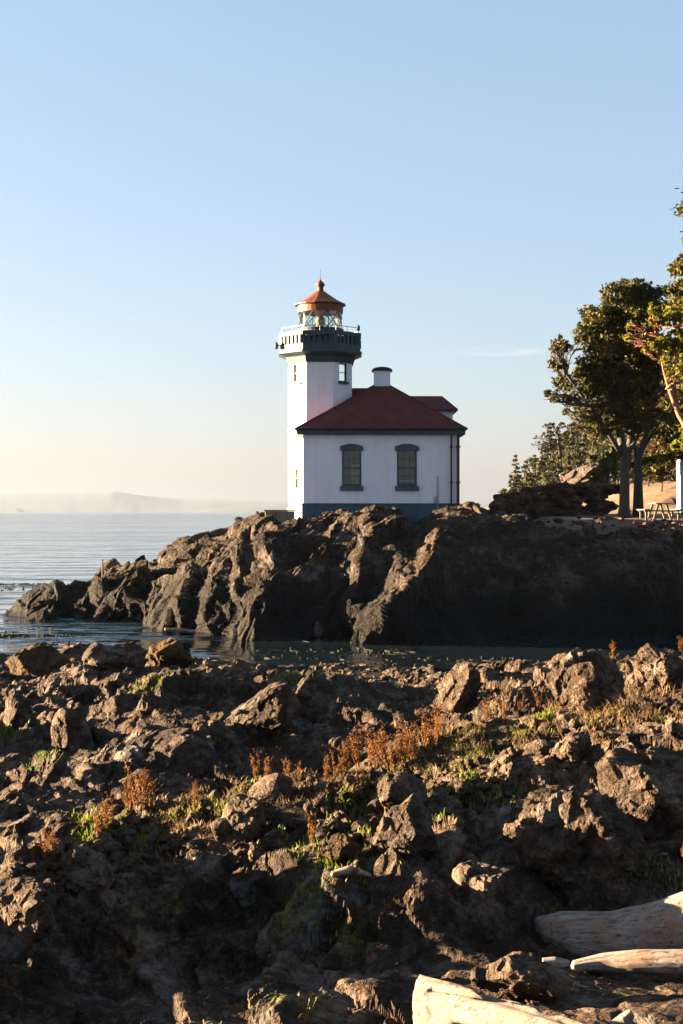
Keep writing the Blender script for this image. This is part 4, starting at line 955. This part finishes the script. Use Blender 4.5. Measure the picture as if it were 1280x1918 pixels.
# windswept pine on the skyline
bw = place(1050, 850, 150.0)
tree('windswept_pine', 'windswept flat topped pine standing out on the skyline above the hillside', 'tree', bw, [[(bw, .2), (place(1046, 815, 150), .14), (place(1036, 795, 150), .06)]],
     blobs_from([(1028, 793, 7), (1020, 797, 5), (1036, 796, 6), (1015, 812, 6), (1025, 808, 6), (1003, 818, 4), (1030, 806, 5), (1008, 829, 5), (1018, 827, 5), (998, 832, 4), (1045, 805, 5)], 150.0, .5, g0, 1), M_FIR, M_BARK, 0.13, 300, 30, limb_r=.05)
o = boulder(1098, 890, 105, 46, 'bare pinkish rock slope on the hillside behind the stone wall', mat=M_PALEROCK, dist=112.0, seed=61, lean=0.5, name='rock_outcrop', cat='rock', depth=1.2)

# ------------------------------------------------------------------ stone wall, boulders by the clearing, picnic table, shed
M_WALLSTONE = rock_mat('wall_stone', [(0.014, 0.009, 0.006), (0.055, 0.034, 0.021), (0.17, 0.11, 0.07)], orange=0.3, scale=1.6)
vs, fs, off = [], [], 0
for i in range(230):
    t = rng.uniform(); px = 935 + t * 195; ytop = np.interp(px, [935, 1000, 1073, 1130], [934, 918, 910, 913]); py = ytop - 4 + (974 - ytop) * rng.uniform(0, 1); d = 72.5 + 4.5 * t + rng.normal() * .16 - (py - ytop) * .02
    c = np.array(place(px, py, d)); s = rng.uniform(.16, .36); pl = rng.normal(size=(7, 3)); pl /= np.linalg.norm(pl, axis=1, keepdims=True)
    r = np.min(rng.uniform(.5, .95, 7)[None] / np.maximum(bv @ pl.T, 0.1), axis=1)
    vs.append(bv * np.minimum(r, 1.15)[:, None] * s * np.array([1.3, .9, .65]) + c); fs.append(bf + off); off += len(bv)
tag(link('stone_wall', np_mesh('stone_wall', np.concatenate(vs), None, M_WALLSTONE, False, np.concatenate(fs))), 'long dry stone wall of dark rough stones behind the dirt clearing', 'wall')
for i, (px, py, w_, h_, d, lab) in enumerate([
        (938, 938, 34, 26, 69, 'brown sunlit rock at the left end of the stone wall nearest the lighthouse'), (963, 934, 26, 30, 70, 'reddish block leaning on the left end of the stone wall'),
        (1012, 947, 20, 16, 68, 'small pale round boulder alone in front of the stone wall'), (985, 930, 24, 22, 71, 'dark rock low in front of the middle of the stone wall'),
        (1122, 938, 18, 26, 69.5, 'upright tan stone at the right end of the stone wall'), (1145, 912, 40, 18, 74, 'flat pale stone ledge beside the thick trunk'), (1140, 945, 34, 16, 69, 'low brown rock at the left foot of the thick trunk'),
        (1103, 988, 22, 24, 63.3, 'pale pointed rock on the cliff edge below the thick trunk'), (945, 985, 24, 20, 64.2, 'tan sunlit rock on the cliff top left of the clearing'), (988, 988, 26, 18, 63.6, 'rusty brown rock on the cliff top edge at the left of the path'),
        (880, 950, 40, 24, 66, 'jagged reddish rock on the cliff top beside the house corner'), (905, 958, 40, 26, 65, 'dark jagged rock on the cliff top right of the house')]):
    boulder(px, py, w_, h_, lab, dist=d, seed=70 + i, sub=4, sink=.4, mat=M_WALLSTONE if i % 2 else M_BOULDER)
M_TABLE = wood_mat('weathered_table_wood', [(0.10, 0.08, 0.065), (0.20, 0.16, 0.13), (0.32, 0.27, 0.22), (0.24, 0.17, 0.12)])
c = place(1236, 971, 65.2); c.z = float(clear_z(c.x, c.y))
PT = empty('picnic_table', c); tag(PT, 'weathered wooden picnic table with two benches seen end on in the clearing', 'picnic table')
def tp_(mb, name): return mb.build(name, M_TABLE, PT, False, (0, 0, 0), 0.008)
m = MB()
for i in range(5): m.box(-.37 + i * .15, -.37 + i * .15 + .14, -.9, .9, .70, .745)
tp_(m, 'tabletop')
for s in (-1, 1):
    m = MB()
    for kx in (0, 1): m.box(s * .73 - .14 + kx * .145, s * .73 - .14 + kx * .145 + .135, -.9, .9, .42, .46)
    tp_(m, 'seat')
    for yy in (-.6, .6):
        m = MB(); m.prism([(s * .42 - .05, yy - .03, -.1), (s * .42 + .05, yy - .03, -.1), (s * .42 + .05, yy + .03, -.1), (s * .42 - .05, yy + .03, -.1)], [(s * .18 - .05, yy - .03, .70), (s * .18 + .05, yy - .03, .70), (s * .18 + .05, yy + .03, .70), (s * .18 - .05, yy + .03, .70)]); tp_(m, 'leg')
        m = MB(); m.box(s * .73 - .05, s * .73 + .05, yy - .03, yy + .03, -.1, .42); tp_(m, 'bench_leg')
m = MB()
for yy in (-.66, .6): m.box(-.84, .84, yy, yy + .05, .35, .42)
tp_(m, 'crossbeam')
# shed at the right edge
c = place(1275, 934, 80.0); SH = empty('shed', c); tag(SH, 'small white shed with a brown roof cut by the right edge of the view', 'shed')
m = MB(); m.box(.05, 1.9, .05, 1.1, -1, 2.3); m.build('wall', M_WHITE, SH)
m = MB()
for i in range(12): m.box(.16 + i * .145, .16 + i * .145 + .012, .035, .049, -.2, 2.25)
m.build('wall_batten', M_WHITE, SH)
for xx in (0, 1.83): m = MB(); m.box(xx, xx + .12, 0, .12, -1, 2.3); m.build('corner_post', M_SUNLIT_CREAM, SH)
m = MB(); m.poly([(-.1, -.1, 2.28), (2.05, -.1, 2.28), (2.05, .57, 2.75), (-.1, .57, 2.75)]); m.poly([(2.05, 1.25, 2.28), (-.1, 1.25, 2.28), (-.1, .57, 2.75), (2.05, .57, 2.75)]); m.poly([(-.1, -.1, 2.28), (-.1, .57, 2.75), (-.1, 1.25, 2.28)]); m.poly([(2.05, -.1, 2.28), (2.05, 1.25, 2.28), (2.05, .57, 2.75)]); m.poly([(-.1, 1.25, 2.275), (2.05, 1.25, 2.275), (2.05, -.1, 2.275), (-.1, -.1, 2.275)]); m.build('roof', M_WALLSTONE, SH)

# ------------------------------------------------------------------ driftwood
M_DRIFT = wood_mat('bleached_driftwood', [(0.08, 0.05, 0.035), (0.22, 0.165, 0.12), (0.28, 0.22, 0.17), (0.16, 0.10, 0.055)], pits=True)
M_DRIFTG = wood_mat('grey_driftwood', [(0.09, 0.07, 0.058), (0.22, 0.18, 0.155), (0.34, 0.29, 0.26), (0.24, 0.13, 0.07)])
def log(path, radii, mat, label, seed, name='driftwood_log', cat='driftwood', group=None, pits=0.0, n=40, m_=90, cut=0.0):
    pts = [Vector(p) for p in path]; T = np.linspace(0, 1, len(pts)); tt = np.linspace(0, 1, m_)
    Pc = np.stack([np.interp(tt, T, [p[i] for p in pts]) for i in range(3)], 1); rd = np.interp(tt, T, radii)
    ker = np.ones(9) / 9
    for i in range(3): Pc[4:-4, i] = np.convolve(Pc[:, i], ker, 'valid')
    ax = (pts[-1] - pts[0]).normalized(); u = ax.cross(Vector((0, 0, 1))).normalized(); v = u.cross(ax)
    endr = np.minimum(1, np.sqrt(np.clip(np.minimum(tt / .035, (1 - tt) / .035), 0, 1)) + .25); rd = rd * endr
    an = np.linspace(0, 2 * math.pi, n, endpoint=False)
    A, Tm = np.meshgrid(an, np.arange(m_)); Tm = Tm.ravel(); A = A.ravel(); Rr = rd[Tm]
    L = (pts[-1] - pts[0]).length
    q = np.stack([np.cos(A) * 1.5, np.sin(A) * 1.5, tt[Tm] * L * .9], 1)
    rr = Rr * (1 + .22 * fbm(q + seed, 4, seed) + .10 * fbm(q * np.array([4, 4, .7]) + seed, 3, seed + 3, ridged=True))
    if pits:
        pn = fbm(q * 2.2 + 9, 3, seed + 7); rr = rr - pits * Rr * sstep(.22, .5, pn)
    V = Pc[Tm] + (np.cos(A) * rr)[:, None] * np.array(u)[None] + (np.sin(A) * rr)[:, None] * np.array(v)[None]
    if cut:                                               # slanting end cut
        sh = (np.cos(A) * rr)[:, None] * np.array(u)[None] + (np.sin(A) * rr)[:, None] * np.array(v)[None]
        V = V + np.array(ax)[None] * (cut * -sh[:, 1] * np.clip(1 - tt[Tm] / .3, 0, 1))[:, None]
    V = np.concatenate([V, Pc[:1], Pc[-1:]]); a = np.arange((m_ - 1) * n); i, j = a // n, a % n; Q = np.stack([i * n + j, i * n + (j + 1) % n, (i + 1) * n + (j + 1) % n, (i + 1) * n + j], 1)
    nv = m_ * n; j = np.arange(n); Tt = np.concatenate([np.stack([(j + 1) % n, j, j * 0 + nv], 1), np.stack([(m_ - 1) * n + j, (m_ - 1) * n + (j + 1) % n, j * 0 + nv + 1], 1)])
    c = np.array(pts[0]); o = link(name, np_mesh(name, V - c, Q, mat, True, Tt), None, pts[0]); return tag(o, label, cat, group)
log([place(778, 1888, 11.4), place(860, 1900, 11.0), place(960, 1925, 10.6), place(1090, 1965, 10.1), place(1280, 2040, 9.4)], [.215, .205, .19, .17, .15], M_DRIFT, 'pitted bleached driftwood log lit by the sun in the bottom right corner', 5, pits=.5, cut=1.3)
log([place(1003, 1742, 15.1), place(1060, 1750, 15.0), place(1150, 1756, 14.9), place(1240, 1745, 14.8), place(1330, 1725, 14.7), place(1500, 1700, 14.5)], [.13, .24, .26, .30, .34, .36], M_DRIFTG, 'thick smooth grey driftwood log in shade at the right edge', 6, cut=.5)
log([place(1070, 1810, 14.1), place(1130, 1803, 14.1), place(1200, 1799, 14.0), place(1290, 1800, 13.9), place(1450, 1797, 13.8)], [.05, .09, .10, .11, .11], M_DRIFTG, 'thin grey driftwood branch lying below the thick shaded log', 7)
log([place(1015, 1806, 14.2), place(1040, 1805, 14.2), place(1068, 1808, 14.2)], [.06, .07, .05], M_DRIFTG, 'short rounded driftwood stub left of the thin grey branch', 8, m_=40)
p = hit(655, 1655); log([p + Vector((-.2, 0, .10)), p + Vector((0, .03, .14)), p + Vector((.24, .1, .06))], [.03, .05, .02], M_DRIFT, 'small pale splinter of driftwood on the front of the near ridge', 9, m_=40, n=16)
log([place(1150, 1925, 10.6), place(1172, 1912, 10.6), place(1185, 1895, 10.6)], [.05, .06, .03], M_DRIFT, 'short sunlit broken stub poking up at the bottom edge by the pitted log', 10, m_=40, n=20)
log([place(308, 1178, 60.0), place(335, 1180, 60.0), place(365, 1182, 60.0)], [.06, .09, .06], M_DRIFT, 'pale floating log in the water below the left cliffs', 11, m_=40, n=16)

# ------------------------------------------------------------------ plants on the ridge
M_DOCK = leaf_mat('rust_seed_heads', [(0.07, 0.028, 0.009), (0.17, 0.07, 0.017), (0.28, 0.14, 0.035)], 0.35, 3)
M_GRASS = leaf_mat('green_grass', [(0.06, 0.09, 0.015), (0.12, 0.15, 0.02), (0.20, 0.20, 0.035)], 0.35, 2)
M_STRAW = leaf_mat('straw_grass', [(0.07, 0.042, 0.02), (0.14, 0.085, 0.042), (0.22, 0.15, 0.08)], 0.35, 2)
def dock(g, H):
    m = MB(); pts = []
    for s in range(int(g.integers(3, 6))):
        a = g.uniform(0, 6.28); lean = g.uniform(.05, .30); h = H * g.uniform(.6, 1); top = Vector((math.cos(a) * lean * h, math.sin(a) * lean * h, h)); p0 = Vector((g.normal() * .03, g.normal() * .03, -.05))
        bp = branch_path(p0, top, g, .08, 5); m.tube(bp, [.008, .007, .006, .005, .004, .003], 5)
        for b in range(8):
            t = g.uniform(.35, 1); s_ = p0.lerp(top, t); e = s_ + Vector((g.normal() * .05, g.normal() * .05, g.uniform(.03, .12))) * (H / .5); m.tube([s_, e], [.003, .002], 4)
            n = 8; u = g.uniform(.2, 1.1, n)[:, None]; pts.append(np.array(s_)[None] * (1 - u) + np.array(e)[None] * u + g.normal(size=(n, 3)) * .016)
        n = 14; u = g.uniform(.45, 1, n)[:, None]; pts.append(np.array(p0)[None] * (1 - u) + np.array(top)[None] * u + g.normal(size=(n, 3)) * .018)
    return m, leaf_faces(np.concatenate(pts), .013, g, aspect=.55)
gp = np.random.default_rng(21); dproto = []
DK = [(255, 1530, 1.15), (270, 1525, .9), (243, 1535, .9), (285, 1530, .8), (480, 1462, .7), (498, 1468, .6), (520, 1468, .9), (540, 1470, .6), (672, 1440, 1), (690, 1442, .9), (705, 1446, .8), (720, 1444, 1), (735, 1440, .8), (750, 1438, 1.1), (765, 1434, 1), (780, 1430, .9), (795, 1415, 1.1), (815, 1400, 1.0), (826, 1390, .9), (610, 1466, .6), (632, 1466, .7), (648, 1458, .8), (365, 1520, .6), (180, 1580, .7), (195, 1570, .7), (85, 1630, .7), (98, 1625, .6), (205, 1560, .8), (580, 1590, .6), (915, 1355, .8), (945, 1345, .6), (975, 1340, .6), (1010, 1330, .7), (1150, 1240, .8), (1275, 1225, .9), (560, 1470, .5)]
RUST = [  # where each plant stands, for its label
    'rust red dried dock plant in front of the large lichen capped boulder', 'rust red dried dock plant among the tuft on the middle of the near ridge', 'small rusty dried plant on the left of the near ridge', 'thin rusty dried plant on the right part of the near ridge']
for px, py, s in DK:
    if len(dproto) < 4:
        m, (V, Q) = dock(gp, .5); o = empty('dried_plant', (0, 0, 0)); m.build('stem', M_DOCK, o); link('seed_heads', np_mesh('seed_heads', V, Q, M_DOCK), o); dproto.append(o)
    else: o = copy_tree(dproto[int(gp.integers(4))])
    p = hit(px, py); o.location = (p.x, p.y + .05, min(p.z, ground_z(p.x, p.y) + .1)); o.scale = (s, s, s * 1.25); o.rotation_euler = (0, 0, gp.uniform(0, 6.28))
    lab = RUST[0] if 235 < px < 295 else RUST[2] if px < 450 else RUST[1] if px < 840 else RUST[3]
    tag(o, lab, 'dried plant', 'dried rusty plants on the rocks')
def tufts(name, spots, mat, label, cat, kind, g, hl=(.08, .22), per=70, rad=.16, bend=.5):
    vs, qs, off = [], [], 0
    for px, py, s in spots:
        p = hit(px, py)
        for b in range(int(per * s)):
            x, y = p.x + g.normal() * rad * s * 1.6, p.y + g.normal() * rad * s * 1.6; z = ground_z(x, y) - .02; h = g.uniform(*hl); a = g.uniform(0, 6.28); ww = .006 * g.uniform(.7, 1.5) * (1 + p.y / 40); ln = bend * h * g.uniform(.2, 1)
            dx, dy = math.cos(a), math.sin(a); b0 = np.array([x, y, z]); sd_ = np.array([-dy, dx, 0]) * ww; m1 = b0 + np.array([dx * ln * .35, dy * ln * .35, h * .6]); t1 = b0 + np.array([dx * ln, dy * ln, h * .9])
            vs += [b0 - sd_, b0 + sd_, m1 + sd_ * .8, m1 - sd_ * .8, t1 + sd_ * .15, t1 - sd_ * .15]; qs += [(off, off + 1, off + 2, off + 3), (off + 3, off + 2, off + 4, off + 5)]; off += 6
    return tag(link(name, np_mesh(name, np.array(vs), np.array(qs), mat)), label, cat, kind=kind)
GR = [(305, 1555, 1.2), (290, 1550, .8), (215, 1585, .7), (150, 1565, .6), (155, 1560, .6), (390, 1525, .8), (400, 1535, .6), (480, 1480, .7), (505, 1500, .6), (530, 1580, .6), (630, 1600, .8), (660, 1530, .7), (750, 1580, 1.1), (745, 1560, .8), (830, 1420, .8), (840, 1405, .7), (905, 1475, 1.0), (960, 1365, 1.2), (985, 1355, 1.4), (1010, 1345, 1.4), (1030, 1340, 1.3), (1070, 1332, 1.2), (1180, 1340, 1.0), (275, 1280, .7), (545, 1270, .9), (10, 1380, .6), (85, 1410, .6), (890, 1470, .7), (880, 1420, .6), (720, 1480, .7), (1000, 1360, 1), (600, 1660, .9), (1275, 1660, .8), (670, 1510, .5), (780, 1460, .6)]
tufts('grass', GR, M_GRASS, 'short bright green grass growing in cracks of the sunlit ridge', 'grass', 'stuff', gp, (.05, .13), 260, .20)
TURF = [(float(x), float(y), float(v)) for x, y, v in zip(gp.uniform(300, 1260, 70), gp.normal(0, 1, 70), gp.uniform(.5, 1.1, 70))]
TURF = [(x, float(np.interp(x, [300, 450, 700, 900, 1100, 1280], [1560, 1510, 1460, 1375, 1325, 1300])) + 26 * y, v) for x, y, v in TURF]
tufts('dry_turf', TURF, M_STRAW, 'low golden dried grass in the crevices of the near ridge', 'dry grass', 'stuff', gp, (.04, .14), 170, .2, .8)
for i, (px, py, s, lab) in enumerate([(1110, 1320, 3.0, 'straw coloured grass clump hanging over the rocks on the right'), (1160, 1300, 2.6, 'pale dry grass clump at the top of the right hand outcrop'), (1090, 1250, 2.0, 'dry grass growing on the craggy outcrop against the water'), (1215, 1290, 2.2, 'dry tan grass at the foot of the jagged right edge outcrop'), (1140, 1350, 2.4, 'long dead grass drooping below the green strip on the right')]):
    tufts('dry_grass', [(px, py, s)], M_STRAW, lab, 'dry grass', None, gp, (.12, .34), 90, .13, 1.2)

# ------------------------------------------------------------------ kelp
M_KELP = NT('wet_kelp'); M_KELP.pbsdf(M_KELP.ramp(M_KELP.noise(M_KELP.pos(), 1.5, 5), [(0.4, (0.004, 0.004, 0.002)), (0.6, (0.014, 0.010, 0.004))]), 0.75, None, **{'Specular IOR Level': 0.15}); M_KELP = M_KELP.m
gk = np.random.default_rng(33); m = MB()
def kelp_raft(px, py, n, wx, wy):
    d = CAM_Z / ((py - 958) / 1280 / F); c = place(px, py, d)
    for _ in range(n):
        x, y = c.x + gk.normal() * wx, c.y + gk.normal() * wy; L = gk.uniform(.12, .7); a = gk.normal() * .9; th = gk.uniform(.010, .03); pts = []
        for i in range(5): pts.append((x + L * (i / 4 - .5) * math.cos(a) + gk.normal() * .03, y + L * (i / 4 - .5) * math.sin(a) + gk.normal() * .06, th * gk.uniform(-.5, .9)))
        m.tube(pts, [th * .3, th, th * .9, th * .8, th * .2], 5)
    for _ in range(n // 4):
        x, y = c.x + gk.normal() * wx, c.y + gk.normal() * wy; r = gk.uniform(.03, .07); m.lathe((x, y, 0), [(r * .3, -.02), (r, .01), (r * .7, .05), (r * .1, .075)], 7)
for i in range(46):
    r = gk.uniform()
    if r < .40: kelp_raft(gk.uniform(-80, 215), 1092 + abs(gk.normal()) * 11, 12, 1.1, .5)
    elif r < .50: kelp_raft(25 + gk.normal() * 35, 1186 + gk.normal() * 5, 14, .6, .4)
    elif r < .60: kelp_raft(gk.uniform(60, 330), gk.uniform(1168, 1208), 8, .7, .3)
    else: kelp_raft(gk.uniform(560, 1010), 1200 + gk.uniform(0, 1) * 42, 14, .9, .45)
tag(m.build('kelp', M_KELP, None, True), 'dark strands of kelp floating on the calm water by the rocks', 'kelp', kind='stuff')

# ------------------------------------------------------------------ haze
t = NT('sea_haze'); v = t.n('ShaderNodeVolumePrincipled'); v.inputs['Color'].default_value = (0.128, 0.162, 0.222, 1); v.inputs['Density'].default_value = 0.72e-4; v.inputs['Anisotropy'].default_value = 0.35
t.l(v.outputs[0], t.out.inputs['Volume'])
m = MB(); m.box(-31000, 31000, -300, 31000, -8, 330); tag(m.build('haze', t.m), 'thin pale sea haze filling the air', 'haze', kind='stuff')
